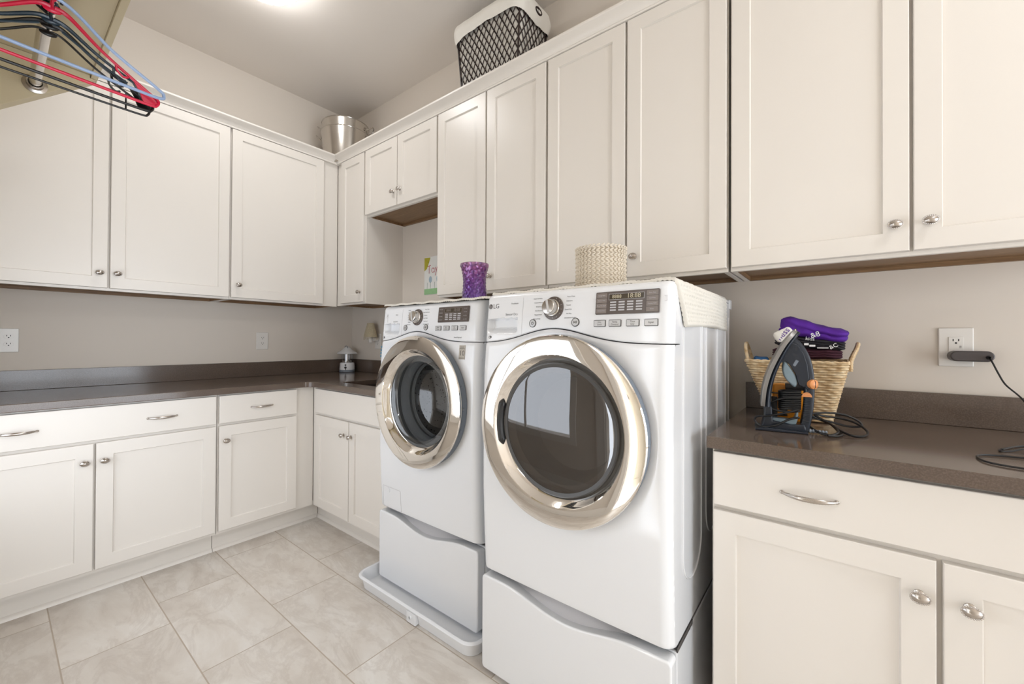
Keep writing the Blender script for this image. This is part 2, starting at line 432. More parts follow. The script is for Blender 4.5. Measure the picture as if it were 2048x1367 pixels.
for a in ((0.73, 0.8, 0.48, 1.57), (2.05, 2.12, 0.48, 1.57), (0.8, 2.05, 1.5, 1.57), (0.8, 2.05, 0.48, 0.55), (1.41, 1.44, 0.55, 1.5)): box(bm, a[0], a[1], RY, RY+0.015, a[2], a[3], bev=0.003)
obj('added_window_frame', bm, 'trimw', w)
w = obj('added_window_1', bx(RX+0.045, RX+0.05, -2.05, -0.15, 0.05, 2.1), 'added_winglass', kind='structure', smooth=0)  # unseen window added as a source of level daylight
bm = new()
for a in ((RX-0.015, RX, -2.12, -2.05, 0.0, 2.17), (RX-0.015, RX, -0.15, -0.08, 0.0, 2.17), (RX-0.015, RX, -2.05, -0.15, 2.1, 2.17), (RX+0.03, RX+0.06, -1.13, -1.07, 0.05, 2.1)): box(bm, *a, bev=0.003)
obj('added_window_frame', bm, 'trimw', w)
# doorway added behind the camera for daylight, its panelled door part-opened to limit it
LFM = Matrix.Translation((DX1-0.016, RY-0.105, 0)) @ Matrix.Rotation(math.radians(15), 4, 'Z')     # hinge on the right
def leaf(bm): bmesh.ops.transform(bm, matrix=LFM, verts=bm.verts); return bm
LW = DX1-DX0-0.03
d = obj('added_door_1', leaf(bx(-LW, 0, 0.0, 0.035, 0.01, 2.04, bev=0.002)), 'doorw', kind='structure')
bm = new()
for y0, y1 in ((-LW+0.11, -LW/2-0.04), (-LW/2+0.04, -0.11)):
    for z0, z1 in ((0.2, 0.85), (1.0, 1.9)):
        for a in ((y0, y1, z0, z0+0.02), (y0, y1, z1-0.02, z1), (y0, y0+0.02, z0, z1), (y1-0.02, y1, z0, z1)):
            box(bm, a[0], a[1], 0.033, 0.041, a[2], a[3], bev=0.003)
obj('door_moulding', leaf(bm), 'doorw', d)
bm = new(); lathe(bm, [(0, 0.055), (0.015, 0.055), (0.026, 0.045), (0.026, 0.035), (0.012, 0.022), (0.010, 0.006), (0.03, 0.004), (0.03, 0)], 20, Matrix.Translation((-LW+0.06, 0.035, 0.95)) @ Matrix.Rotation(-PI/2, 4, 'X'))
obj('door_knob', leaf(bm), 'nickel', d)
bm = new()
for a in ((DX0-0.09, DX0, 0, 2.15), (DX1, DX1+0.09, 0, 2.15), (DX0, DX1, 2.06, 2.15)): box(bm, a[0], a[1], RY, RY+0.018, a[2], a[3], bev=0.004)
box(bm, DX0, DX0+0.012, RY-0.1, RY, 0, 2.06); box(bm, DX1-0.012, DX1, RY-0.1, RY, 0, 2.06); box(bm, DX0+0.012, DX1-0.012, RY-0.1, RY, 2.048, 2.06)
obj('trim_1', bm, 'trimw', kind='structure')
obj('trim_3', bx(DX0, DX1, RY-0.1, RY+0.0, 0.0, 0.008), 'trimw', kind='structure')
bm = new(); box(bm, 0.62, 2.33, RY, RY+0.014, 0, 0.12, bev=0.004); box(bm, 3.45, RX, RY, RY+0.014, 0, 0.12, bev=0.004)
obj('baseboard_front', bm, 'trimw', kind='structure')
obj('baseboard_back', bx(1.55, 3.03, -0.014, 0, 0, 0.12, bev=0.004), 'trimw', kind='structure')

# ---------------------------------------------------------------- cabinets
def shaker(x0, x1, yb, z0, z1, st=0.057, th=0.02, flat=False):
    """door front facing -y, its back at yb"""
    bm = new(); yf = yb-th; e = 0.003
    def ring(ix, y): return [bm.verts.new(p) for p in ((x0+ix, y, z0+ix), (x1-ix, y, z0+ix), (x1-ix, y, z1-ix), (x0+ix, y, z1-ix))]
    rs = [ring(0, yb), ring(0, yf+e), ring(e*0.4, yf+e*0.4), ring(e, yf)]
    if not flat: rs += [ring(st, yf), ring(st+0.0015, yf+0.004), ring(st+0.003, yf+0.0085)]
    for a, b in zip(rs, rs[1:]):
        for i in range(4): bm.faces.new((a[i], a[(i+1) % 4], b[(i+1) % 4], b[i]))
    bm.faces.new(rs[0][::-1]); bm.faces.new(rs[-1])
    return bm
def knob(parent, x, y, z):
    bm = new(); mt = XZm(x, y, z)
    lathe(bm, [(0.010, 0), (0.010, 0.003), (0.0055, 0.006), (0.005, 0.013), (0.009, 0.017)], 16, mt, cap=True)
    lathe(bm, [(0.006, 0.015), (0.0165, 0.018), (0.0175, 0.0205), (0.015, 0.0225), (0.0135, 0.0235), (0.009, 0.0265), (0.004, 0.028), (0, 0.0283)], 24, mt @ Matrix.Diagonal((1, 0.74, 1, 1)))
    n = 26
    for i in range(n):
        a = 2*PI*i/n
        ell(bm, mt @ Vector((0.0162*math.cos(a), 0.0162*0.74*math.sin(a), 0.0222)), 0.0019, 0.0016, 0.0019, u=6, v=4)
    return obj('knob', bm, 'nickel', parent)
def pull(parent, x, y, z, L=0.112):
    bm = new(); pts = []
    for i in range(41):
        t = i/40; s = 2*t-1
        pts.append((x+s*L/2, y-0.004-0.024*(1-abs(s)**2.6), z))
    def rad(t):
        s = abs(2*t-1); r = 0.0034+0.0030*(1-s*s)
        return r*(1.0+0.06*math.cos(t*40*PI))
    tube(bm, pts, rad, 10, flat=((0, 1, 0), 0.75))
    for s in (-1, 1): ell(bm, (x+s*L/2, y-0.002, z), 0.006, 0.004, 0.0055)
    return obj('handle', bm, 'nickel', parent)
def wall_cab(label, loc, rz, x0, x1, z0, doors, z1=2.53, group=None, fill=None, niche=False):
    t = thing('wall_cabinet', label, 'cabinet', loc, rz, (x0, 0, z0), group)
    yf = -0.31; s = 0.018; c = 0.0008
    bm = new()
    box(bm, x0+c, x1-c, yf, -0.001, z0+0.020, z1)
    box(bm, x0+c, x1-c, yf, yf+0.019, z0, z0+0.020)
    for a, b in ((x0+c, x0+s), (x1-s, x1-c)): box(bm, a, b, yf+0.019, -0.001, z0, z0+0.020)
    obj('body', bm, 'cab', t, smooth=0)
    bm = new()
    box(bm, x0+s+0.0005, x1-s-0.0005, yf+0.0195, -0.001, z0+0.0155, z0+0.0198)
    box(bm, x0+s+0.0005, x1-s-0.0005, -0.018, -0.001, z0+0.0005, z0+0.0155)
    box(bm, x0+s+0.0005, x0+s+0.004, yf+0.0195, -0.018, z0+0.0005, z0+0.0155)
    box(bm, x1-s-0.004, x1-s-0.0005, yf+0.0195, -0.018, z0+0.0005, z0+0.0155)
    box(bm, x0+s+0.0005, x1-s-0.0005, yf+0.0195, yf+0.022, z0+0.0005, z0+0.0155)
    obj('underside', bm, 'wood', t, smooth=0)
    for a, b, kx, kz in doors:
        dz0 = z0+0.012
        dr = obj('door', shaker(a, b, yf-0.0005, dz0, 2.518), 'cab', t)
        if kx is not None: knob(dr, kx, yf-0.0205, kz)
    return t
ROT = PI/2     # frame of the left wall: local x runs along +y, local -y faces +x
G1 = None
wall_cab('cream two-door wall cabinet on the left wall, behind the hangers', (0, 0, 0), ROT, -2.128, -1.028, 1.437,
         [(-2.122, -1.581, -1.613, 1.525), (-1.572, -1.033, -1.545, 1.527)], group=G1)
wall_cab('cream single-door wall cabinet on the left wall, next to the corner', (0, 0, 0), ROT, -1.027, -0.312, 1.437,
         [(-1.022, -0.43, -0.985, 1.529)], group=G1)
wall_cab('narrow one-door wall cabinet right of the corner, above the plug-in lamp', (0, 0, 0), 0, 0.312, 0.705, 1.443,
         [(0.392, 0.694, 0.655, 1.525)], group=G1)
wall_cab('short two-door wall cabinet high above the empty niche', (0, 0, 0), 0, 0.706, 1.468, 2.052,
         [(0.712, 1.078, 1.045, 2.155), (1.083, 1.462, 1.115, 2.158)], group=G1)
wall_cab('tall two-door wall cabinet above the washing machine, behind the purple vase', (0, 0, 0), 0, 1.470, 2.243, 1.437,
         [(1.475, 1.853, 1.82, 1.523), (1.862, 2.238, 1.893, 1.523)], group=G1)
wall_cab('tall two-door wall cabinet above the dryer, behind the round crocheted basket', (0, 0, 0), 0, 2.245, 3.020, 1.437,
         [(2.250, 2.634, 2.605, 1.53), (2.643, 3.016, 2.676, 1.53)], group=G1)
wall_cab('wide two-door wall cabinet above the right worktop', (0, 0, 0), 0, 3.026, 3.965, 1.437,
         [(3.031, 3.490, 3.458, 1.526), (3.498, 3.960, 3.530, 1.526)], group=G1)

def toe(bm, x0, x1, e0=0, e1=0): box(bm, x0-e0, x1+e1, -0.585, -0.02, 0, 0.112)
def base_cab(name, label, rz, x0, x1, doors, fronts, e0=0, e1=0, hollow=False):
    t = thing(name, label, 'cabinet', (0, 0, 0), rz, (x0, 0, 0))
    c = 0.0008; bm = new()
    if hollow:
        for a in ((x0+c, x1-c, -0.65, -0.625, 0.112, 0.879), (x0+c, x0+0.02, -0.625, -0.021, 0.112, 0.879), (x1-0.02, x1-c, -0.625, -0.021, 0.112, 0.879), (x0+0.02, x1-0.02, -0.625, -0.021, 0.112, 0.13)): box(bm, *a)
    else: box(bm, x0+c, x1-c, -0.65, -0.021, 0.112, 0.879)
    toe(bm, x0+c, x1-c, e0, e1)
    obj('body', bm, 'cab', t, smooth=0)
    bm = new()
    prof = [(0.585, 0), (0.600, 0), (0.5985, 0.006), (0.595, 0.012), (0.590, 0.016), (0.585, 0.018)]
    sweep(bm, prof, [lambda d, z: (x0+c-(e0 and e0+0.585-d), -d, z), lambda d, z: (x1-c+(e1 and e1+0.585-d), -d, z)])
    obj('shoe_moulding', bm, 'trimw', t)
    for a, b, kx in doors:
        dr = obj('door', shaker(a, b, -0.6505, 0.13, 0.706), 'cab', t)
        if kx is not None: knob(dr, kx, -0.6705, 0.625)
    for a, b, hs in fronts:
        dr = obj('drawer', shaker(a, b, -0.6505, 0.720, 0.872, flat=True), 'cab', t)
        for hx in hs: pull(dr, hx, -0.6705, 0.793)
    return t
base_cab('base_cabinet', 'wide cream base cabinet with two-handled drawer over two doors, left wall', ROT, -2.128, -1.184,
         [(-2.122, -1.662, -1.692), (-1.654, -1.192, -1.627)], [(-2.122, -1.192, (-1.888, -1.42))])
base_cab('base_cabinet', 'single-door cream base cabinet with small drawer, next to the corner', ROT, -1.183, -0.6515,
         [(-1.177, -0.765, -1.148)], [(-1.177, -0.765, (-0.965,))], e1=0.0655)
base_cab('sink_base_cabinet', 'cream sink base cabinet with two doors, left of the washing machine', 0, 0.6515, 1.492,
         [(0.708, 1.104, 1.055), (1.110, 1.482, 1.135)], [(0.708, 1.482, ())], e0=0.0665, hollow=True)
base_cab('base_cabinet', 'cream base cabinet with wide drawer right of the dryer', 0, 3.040, 3.965,
         [(3.046, 3.496, 3.468), (3.506, 3.960, 3.545)], [(3.046, 3.960, (3.268, 3.74))])

# crown moulding along both runs of wall cabinets
prof = [(0.300, 2.531), (0.3125, 2.520), (0.334, 2.520), (0.336, 2.526), (0.333, 2.530), (0.337, 2.533), (0.341, 2.541), (0.350, 2.551),
        (0.362, 2.558), (0.370, 2.562), (0.373, 2.566), (0.373, 2.575), (0.366, 2.577), (0.300, 2.577)]
bm = new()
sweep(bm, prof, [lambda d, z: (d, -2.15, z), lambda d, z: (d, -d, z), lambda d, z: (3.99, -d, z)])
obj('trim_2', bm, 'trimw', kind='structure')
# worktops
ZT, ZB = 0.915, 0.881
def arc(cx, cy, r, a0, a1, n=8): return [(cx+r*math.cos(a0+(a1-a0)*i/n), cy+r*math.sin(a0+(a1-a0)*i/n)) for i in range(n+1)]
e = 0.685; r = 0.05
loopL = [(0.001, -2.15), (e, -2.15)] + arc(e+r, -e-r, r, PI, PI/2) + [(1.533, -e), (1.533, -0.001), (0.001, -0.001)]
ct = thing('countertop', 'brown L-shaped quartz worktop with backsplash on the left wall and around the corner', 'worktop', (0, 0, 0), 0, (0, 0, ZB))
obj('slab', plate([loopL, rrect(0.855, 1.40, -0.575, -0.13, 0.015)], ZT-ZB, 0.003, Matrix.Translation((0, 0, (ZT+ZB)/2))), 'quartz', ct)
bm = new(); box(bm, 0.001, 0.02, -2.15, -0.001, ZT+0.0003, ZT+0.1035, bev=0.0015); box(bm, 0.0205, 1.533, -0.02, -0.001, ZT+0.0003, ZT+0.1035, bev=0.0015)
obj('backsplash', bm, 'quartz', ct)
ct = thing('countertop', 'brown quartz worktop with backsplash, right of the dryer', 'worktop', (0, 0, 0), 0, (3.031, 0, ZB))
obj('slab', bx(3.031, 3.98, -0.685, -0.001, ZB, ZT, bev=0.0025), 'quartz', ct)
obj('backsplash', bx(3.031, 3.98, -0.02, -0.001, ZT+0.0003, ZT+0.1035, bev=0.0015), 'quartz', ct)
# sink bowl under the cut-out
bm = new()
L0, L1 = rrect(0.856, 1.399, -0.574, -0.131, 0.015), rrect(0.875, 1.38, -0.555, -0.15, 0.04)
L2 = rrect(0.90, 1.36, -0.53, -0.17, 0.05)
rings = [[bm.verts.new((x, y, z)) for x, y in L] for L, z in ((L0, ZB+0.004), (L1, 0.72), (L2, 0.70))]
for a, b in zip(rings, rings[1:]):
    for i in range(len(a)): bm.faces.new((a[i], a[(i+1) % len(a)], b[(i+1) % len(b)], b[i]))
bm.faces.new(rings[-1])
tag(obj('sink', bm, 'sink'), 'dark undermount sink bowl sunk in the brown worktop behind the washing machine', 'sink')

# ---------------------------------------------------------------- washing machine and dryer
HW, ZS, ZTOP = 0.332, 0.362, 1.350          # half width, top of pedestal, top of the machine
PROF = [(ZS, 0.0), (0.50, -0.009), (0.66, -0.016), (0.90, -0.018), (1.08, -0.014), (1.18, -0.005), (1.26, 0.001), (1.32, 0.008), (1.40, 0.012)]
def pz(z):
    for (a, p), (b, q) in zip(PROF, PROF[1:]):
        if z <= b:
            t = max(0, (z-a)/(b-a)); t = t*t*(3-2*t) if False else t
            return p+(q-p)*t
    return PROF[-1][1]
RC = 0.030
def face(x, z):
    y = pz(z) + 0.004*(x/HW)**2
    q = abs(x)-(HW-RC)
    if q > 0: y += RC - math.sqrt(max(0, RC*RC-min(q, RC)**2))
    q = z-(ZTOP-0.022)
    if q > 0: y += 0.022-math.sqrt(max(0, 0.022**2-min(q, 0.022)**2))
    return y
def seam(x, xp):
    s = abs(x-xp); w = HW+abs(xp)
    b = math.exp(-(s/0.155)**2)
    return 1.1775 + 0.046*b
def machine(label, cat, cx, yf, washer):
    t = thing('washing_machine' if washer else 'clothes_dryer', label, cat, (cx, yf, 0), 0, (0, 0, 0.012 if washer else 0.0))
    zb = 0.012 if washer else 0.004
    xp = -0.055 if washer else -0.037
    # --- body, top
    bm = new(); box(bm, -HW+0.0005, HW-0.0005, 0.075, 0.755, ZS, 1.338, bev=0.004)
    for x in (HW,):
        for y0, y1, zl in ((0.10, 0.30, 0.50), (0.36, 0.52, 0.55)):
            pts = [(x, y0, 1.27), (x, y0, zl+0.08)] + [(x, (y0+y1)/2-(y1-y0)/2*math.cos(a), zl+0.08-0.09*math.sin(a)) for a in [PI*i/10 for i in range(1, 10)]] + [(x, y1, zl+0.08), (x, y1, 1.27)]
            tube(bm, pts, 0.003, 8)
        tube(bm, [(x, 0.66, 1.28), (x, 0.66, 0.42)], 0.003, 8); tube(bm, [(x, 0.72, 1.28), (x, 0.72, 0.42)], 0.003, 8)
    bmesh.ops.delete(bm, geom=[f for f in bm.faces if f.calc_center_median().y < 0.0765 and abs(f.normal.y) > 0.9 and f.calc_area() > 0.05], context='FACES')
    obj('body', bm, 'white', t)
    bm = new(); box(bm, -HW-0.001, HW+0.001, 0.045, 0.755, 1.3385, ZTOP, bev=0.004); box(bm, -HW-0.003, HW+0.003, 0.735, 0.775, 1.315, ZTOP+0.004, bev=0.004)
    obj('top_panel', bm, 'white', t)
    # --- lower front panel with the round opening
    zc = 0.916-0.0; RH = 0.255
    cols = sorted(set([-HW, HW] + [s*(HW-RC+RC*math.sin(PI/2*i/7)) for i in range(8) for s in (-1, 1)] + [(-HW+RC)+(2*(HW-RC))*i/90 for i in range(91)]))
    bm = new(); nz_ = 110; V = []
    for x in cols:
        top = seam(x, xp)-0.0015; colv = []
        for j in range(nz_+1):
            z = ZS+0.006+(top-ZS-0.006)*j/nz_
            y = face(x, z)
            dd = z-(ZS+0.006)
            if dd < 0.014: y += 0.014-math.sqrt(max(0, 0.014**2-(0.014-dd)**2))
            if j == nz_: y += 0.004
            rr = math.hypot(x, z-zc)
            if 0.25 < rr < 0.305: y += 0.010*(0.5+0.5*math.cos(PI*min(1, max(0, (rr-0.25)/0.055))))
            colv.append(bm.verts.new((x, y, z)))
        V.append(colv)
    for i in range(len(cols)-1):
        for j in range(nz_): bm.faces.new((V[i][j], V[i+1][j], V[i+1][j+1], V[i][j+1]))
    for cv in (V[0], V[-1]):
        bk = [bm.verts.new((v.co.x, 0.088, v.co.z)) for v in cv]
        for j in range(nz_): bm.faces.new((cv[j], cv[j+1], bk[j+1], bk[j]))
        for j in range(nz_): bm.edges.get((cv[j], cv[j+1])).smooth = False
    rm = [f for f in bm.faces if math.hypot(f.calc_center_median().x, f.calc_center_median().z-zc) < RH-0.02]
    bmesh.ops.delete(bm, geom=rm, context='FACES')
    for v in bm.verts:
        if v.is_boundary:
            rr = math.hypot(v.co.x, v.co.z-zc)
            if rr < RH:
                s = (RH-0.02)/rr; v.co.x *= s; v.co.z = zc+(v.co.z-zc)*s
    obj('front_panel', bm, 'white', t)
    # --- control panel
    if washer: rx0, rx1 = -0.300, -0.188
    else: rx0, rx1 = -0.315, -0.182
    rz0, rz1 = 1.213, 1.262
    bm = new(); V = []; nv = 46
    cols2 = sorted(set([-HW, HW] + [s*(HW-RC+RC*math.sin(PI/2*i/7)) for i in range(8) for s in (-1, 1)] + [(-HW+RC)+(2*(HW-RC))*i/170 for i in range(171)]))
    for x in cols2:
        z0 = seam(x, xp)+0.0015; cv = []
        for j in range(nv+1):
            tt = j/nv
            z = z0+(ZTOP-z0)*(tt if tt < 0.82 else 0.82+0.18*math.sin((tt-0.82)/0.18*PI/2))
            y = face(x, z)
            if j == 0: y += 0.004
            # pull recess: sharp upper edge, hollow sloping out towards the bottom
            if rx0-0.004 < x < rx1+0.004 and rz0-0.004 < z < rz1+0.002:
                fx = min(1, (x-rx0+0.004)/0.006, (rx1+0.004-x)/0.006); f1 = (rz1-z)/(rz1-rz0)
                fb = min(1, max(0, (z-rz0+0.004)/0.02)); corner = min(1, max(0, (min(x-rx0, rx1-x)+(z-rz0)*0.8)/0.012))
                y += 0.034*max(0, fx)*fb*corner*(1 if f1 > 0 else 0)*min(1, max(0, f1)*30)
            cv.append(bm.verts.new((x, y, z)))
        V.append(cv)
    for i in range(len(cols2)-1):
        for j in range(nv): bm.faces.new((V[i][j], V[i+1][j], V[i+1][j+1], V[i][j+1]))
    for i in range(len(cols2)-1):
        a, b = V[i][-1], V[i+1][-1]
        c, dd = bm.verts.new((b.co.x, 0.05, ZTOP)), bm.verts.new((a.co.x, 0.05, ZTOP)); bm.faces.new((a, b, c, dd))
    for cv in (V[0], V[-1]):
        bk = [bm.verts.new((v.co.x, 0.088, v.co.z)) for v in cv]
        for j in range(nv): bm.faces.new((cv[j], cv[j+1], bk[j+1], bk[j]))
        for j in range(nv): bm.edges.get((cv[j], cv[j+1])).smooth = False
    cp = obj('control_panel', bm, 'white', t, smooth=50)
    # drawer outline
    bm = new()
    x = rx1+0.024
    tube(bm, [(x, face(x, z)-0.0001, z) for z in [1.205+0.135*i/12 for i in range(13)]], 0.0006, 4)
    obj('drawer_seam', bm, 'bar', cp)
    def lay(z0, z1):      # tilt of the front between two heights
        return math.atan2(pz(z1)-pz(z0), z1-z0)
    def on(x, z, off=0.0006):
        return Matrix.Translation((x, face(x, z)-off, z)) @ Matrix.Rotation(-lay(z-0.02, z+0.02), 4, 'X') @ Matrix.Rotation(PI/2, 4, 'X')
    # display
    if washer: dx0, dx1, dz0, dz1 = 0.090, 0.273, 1.261, 1.327
    else: dx0, dx1, dz0, dz1 = 0.112, 0.298, 1.262, 1.328
    dw, dh = dx1-dx0, dz1-dz0; cxd, czd = (dx0+dx1)/2, (dz0+dz1)/2
    F = on(cxd, czd, 0.0022)
    dp = obj('display', plate([rrect(-dw/2, dw/2, -dh/2, dh/2, 0.003)], 0.004, 0.0006, F), 'console', t)
    rows = 4; cw = dw*0.17
    for s in (-1, 1):
        for i in range(rows):
            zc_ = dh/2-0.003-(i+0.5)*(dh-0.006)/rows; xc_ = s*(dw/2-0.003-cw/2)
            b2 = plate([rrect(xc_-cw/2, xc_+cw/2, zc_-(dh-0.006)/rows/2+0.0008, zc_+(dh-0.006)/rows/2-0.0008, 0.001)], 0.0012, 0.0003, F @ Matrix.Translation((0, 0, 0.0024)))
            obj('option_button', b2, 'console2' if not washer else 'console', dp)
    bm = new()
    mm = F @ Matrix.Translation((0, 0, 0.0024))
    lx0, lx1, lz0, lz1 = -dw*0.275, dw*0.275, dh*0.14, dh*0.38
    box(bm, lx0, lx1, lz0, lz1, -0.0003, 0.0005)
    bmesh.ops.transform(bm, matrix=mm, verts=bm.verts)
    obj('lcd_screen', bm, 'lcd', dp)
    bm = new()
    for i in range(4):
        for j in range(4):
            xx = lx0+dw*0.07+(lx1-lx0-dw*0.14)*i/3; zz = dh*0.02-j*dh*0.115
            box(bm, xx-dw*0.048, xx+dw*0.048, zz-dh*0.032, zz+dh*0.032, -0.0003, 0.0005)
    bmesh.ops.transform(bm, matrix=mm, verts=bm.verts)
    obj('indicator_lights', bm, 'bar', dp)
    bm = new()
    for a in ((lx0-0.001, lx1+0.001, lz1, lz1+0.0008), (lx0-0.001, lx1+0.001, lz0-0.0008, lz0), (lx0-0.0008, lx0, lz0, lz1), (lx1, lx1+0.0008, lz0, lz1)):
        box(bm, *a, 0, 0.0007)
    bmesh.ops.transform(bm, matrix=mm, verts=bm.verts)
    obj('lcd_frame', bm, 'bar' if not washer else 'console2', dp)
    bm = new(); h = (lz1-lz0)
    text(bm, '18:88', h*1.15, mm @ Matrix.Translation((dw*0.12, (lz0+lz1)/2, 0.0008)), align='CENTER')
    text(bm, '8888', h*0.9, mm @ Matrix.Translation((-dw*0.15, (lz0+lz1)/2, 0.0008)), align='CENTER')
    obj('lcd_digits', bm, 'lcddig' if not washer else 'console2', dp)
    for s, words in ((-1, ('Energy Saver', 'Reduce Static', 'Damp Dry Signal', 'Wrinkle Care')), (1, ('More Time', 'Less Time', 'Custom PGM', 'Steam'))):
        if washer: words = ('Rinse+Spin', 'Fresh Care', 'Tub Clean', 'Remote Start') if s < 0 else ('Pre Wash', 'Cold Wash', 'Extra Rinse', 'Delay Wash')
        bm = new()
        for i, wd in enumerate(words):
            zc_ = dh/2-0.003-(i+0.5)*(dh-0.006)/rows
            text(bm, wd, 0.0042, mm @ Matrix.Translation((s*(dw/2-0.003-cw/2), zc_, 0.0008)), ext=0.0001, align='CENTER')
        obj('display_lettering', bm, 'bar', dp)
    # four push buttons under the display
    bxs = (0.095, 0.145, 0.195, 0.243) if washer else (0.127, 0.174, 0.226, 0.277)
    names = (('Wash', 'Temp.'), ('Spin', 'Speed'), ('Soil', 'Level'), ('Signal',)) if washer else (('Dry', 'Level'), ('Temp.', 'Control'), ('Time', 'Dry'), ('Signal',))
    for x, ws in zip(bxs, names):
        hw_ = 0.0185; hh = 0.0098
        F2 = on(x, 1.2365, 0.0016)
        pb = obj('push_button', plate([rrect(-hw_, hw_, -hh, hh, 0.002)], 0.003, 0.0006, F2), 'dark_grey', t)
        F3 = F2 @ Matrix.Translation((0, 0, 0.0012))
        obj('button_cap', plate([rrect(-hw_+0.0014, hw_-0.0014, -hh+0.0014, hh-0.0014, 0.0014)], 0.002, 0.0004, F3), 'btn', pb)
        bm = new()
        for i, wd in enumerate(ws):
            text(bm, wd, 0.0070, F3 @ Matrix.Translation((0, (0.0036-0.0072*i) if len(ws) > 1 else 0, 0.0012)), align='CENTER', ext=0.0001)
        obj('button_lettering', bm, 'inkd', pb)
    # power and start buttons
    for x, sym in (((-0.134, 0), (0.012, 1)) if washer else ((-0.113, 0), (0.046, 1))):
        F2 = on(x, 1.242, 0.0); bm = new()
        lathe(bm, [(0.0135, 0), (0.0135, 0.002), (0.0122, 0.0028), (0.0118, 0.0018)], 28, F2)
        rb = obj('power_button' if sym == 0 else 'start_button', bm, 'dark_grey', t)
        bm = new(); lathe(bm, [(0.0118, 0.0012), (0.0112, 0.0026), (0, 0.0031)], 28, F2)
        obj('button_cap', bm, 'btn', rb)
        bm = new(); F3 = F2 @ Matrix.Translation((0, 0, 0.0034))
        if sym == 0:
            tube(bm, [F3 @ Vector((0.0042*math.sin(a), 0.0042*math.cos(a), 0)) for a in [0.5+(2*PI-1.0)*i/18 for i in range(19)]], 0.0006, 5)
            tube(bm, [F3 @ Vector((0, 0.001, 0)), F3 @ Vector((0, 0.0055, 0))], 0.0006, 5)
        else:
            vs = [bm.verts.new(F3 @ Vector(p)) for p in ((-0.005, -0.0042, 0), (0.0, 0, 0), (-0.005, 0.0042, 0))]; bm.faces.new(vs)
            for xx in (0.0018, 0.0046): tube(bm, [F3 @ Vector((xx, -0.004, 0)), F3 @ Vector((xx, 0.004, 0))], 0.0007, 4)
        obj('button_symbol', bm, 'inkd', rb)
    # dial
    dxp = -0.051 if washer else -0.036; dzp = 1.2885
    F2 = on(dxp, dzp, 0.0)
    bm = new(); lathe(bm, [(0.0375, 0.0), (0.0375, 0.002), (0.0362, 0.0035), (0.0275, 0.0045), (0.026, 0.003)], 48, F2)
    dl = obj('dial', bm, 'console', t)
    bm = new(); lathe(bm, [(0.0272, 0.0035), (0.0272, 0.011), (0.0262, 0.0125), (0.0235, 0.0125)], 48, F2)
    obj('dial_ring', bm, 'chrome', dl)
    bm = new()
    lathe(bm, [(0.0245, 0.011), (0.0240, 0.030), (0.0225, 0.034), (0.020, 0.0352), (0, 0.0358)], 48, F2)
    obj('dial_knob', bm, 'steel', dl)
    bm = new(); box(bm, -0.0035, 0.0035, -0.021, 0.021, 0.034, 0.0385, bev=0.0015); bmesh.ops.transform(bm, matrix=F2 @ Matrix.Rotation(0.25, 4, 'Z'), verts=bm.verts)
    obj('dial_grip', bm, 'btn', dl)
    bm = new()
    for i in range(12):
        a = PI/2-2*PI*(i+0.5)/14-0.15; tube(bm, [F2 @ Vector((q*math.cos(a), q*math.sin(a), 0.0044)) for q in (0.0295, 0.034)], 0.0005, 4)
    obj('dial_marks', bm, 'bar', dl)
    # lettering on the panel
    bm = new()
    Lw = (('Steam Sanitary', 'Cotton/Normal', 'Bulky/Large', 'Anti Bacterial', 'Steam Fresh', 'Heavy Duty'), ('Perm. Press', 'Delicates', 'Towels', 'Speed Dry', 'Air Dry', 'Download Cycle'))
    if washer: Lw = (('Sanitary', 'Allergiene', 'Bright Whites', 'Cotton/Normal', 'Bulky/Large', 'Towels', 'Heavy Duty'), ('Perm. Press', 'Hand Wash/Wool', 'Delicates', 'Speed Wash', 'Small Load', 'Download Cycle'))
    for side, words in zip((-1, 1), Lw):
        n = len(words); bm = new()
        for i, wd in enumerate(words):
            z = dzp+0.034-i*(0.066/(n-1)); off = 0.062 - 0.008*math.sin(PI*i/(n-1))
            x = dxp+side*off
            text(bm, wd, 0.0058, on(x, z), ext=0.0001, align='CENTER')
        obj('cycle_lettering', bm, 'ink', cp)
    bm = new()
    if not washer:
        text(bm, 'Sensor Dry', 0.0115, on(-0.205, 1.275), ext=0.0001, align='CENTER')
        text(bm, 'TrueSteam', 0.007, on(-0.195, 1.312), ext=0.0001, align='CENTER', shear=0.3)
    else:
        text(bm, 'DirectDrive', 0.007, on(-0.215, 1.272), ext=0.0001, align='CENTER')
        text(bm, 'SmartDiagnosis', 0.0075, on(0.215, 1.197), ext=0.0001, align='CENTER', shear=0.2)
        text(bm, 'Steam', 0.007, on(-0.21, 1.305), ext=0.0001, align='CENTER', shear=0.2)
    obj('lettering', bm, 'ink', cp)
    bm = new()
    if not washer:
        LX, LZ = -0.304, 1.306
        F2 = on(LX, LZ); lathe(bm, [(0, 0.0006), (0.0088, 0.0006), (0.0088, 0)], 24, F2)
        bl = new()
        text(bl, 'LG', 0.0235, on(LX+0.0115, LZ), ext=0.0002)
        obj('logo_letters', bl, 'inkd', cp)
        b3 = new()
        tube(b3, [F2 @ Vector((0.0062*math.cos(a), 0.0062*math.sin(a), 0.0009)) for a in [0.0-(1.5*PI)*i/16 for i in range(17)]], 0.0006, 4)
        tube(b3, [F2 @ Vector(p) for p in ((-0.001, 0.0035, 0.0009), (-0.001, -0.003, 0.0009), (0.0015, -0.003, 0.0009))], 0.0006, 4)
        ell(b3, F2 @ Vector((-0.0036, 0.0028, 0.0009)), 0.0009, 0.0005, 0.0009)
        tube(b3, [F2 @ Vector((0.0062, 0, 0.0009)), F2 @ Vector((0.0022, 0, 0.0009))], 0.0006, 4)
        obj('logo_face', b3, 'bar', cp)
        obj('logo', bm, 'inkd', cp)
    else:
        F2 = on(-0.285, 1.300)
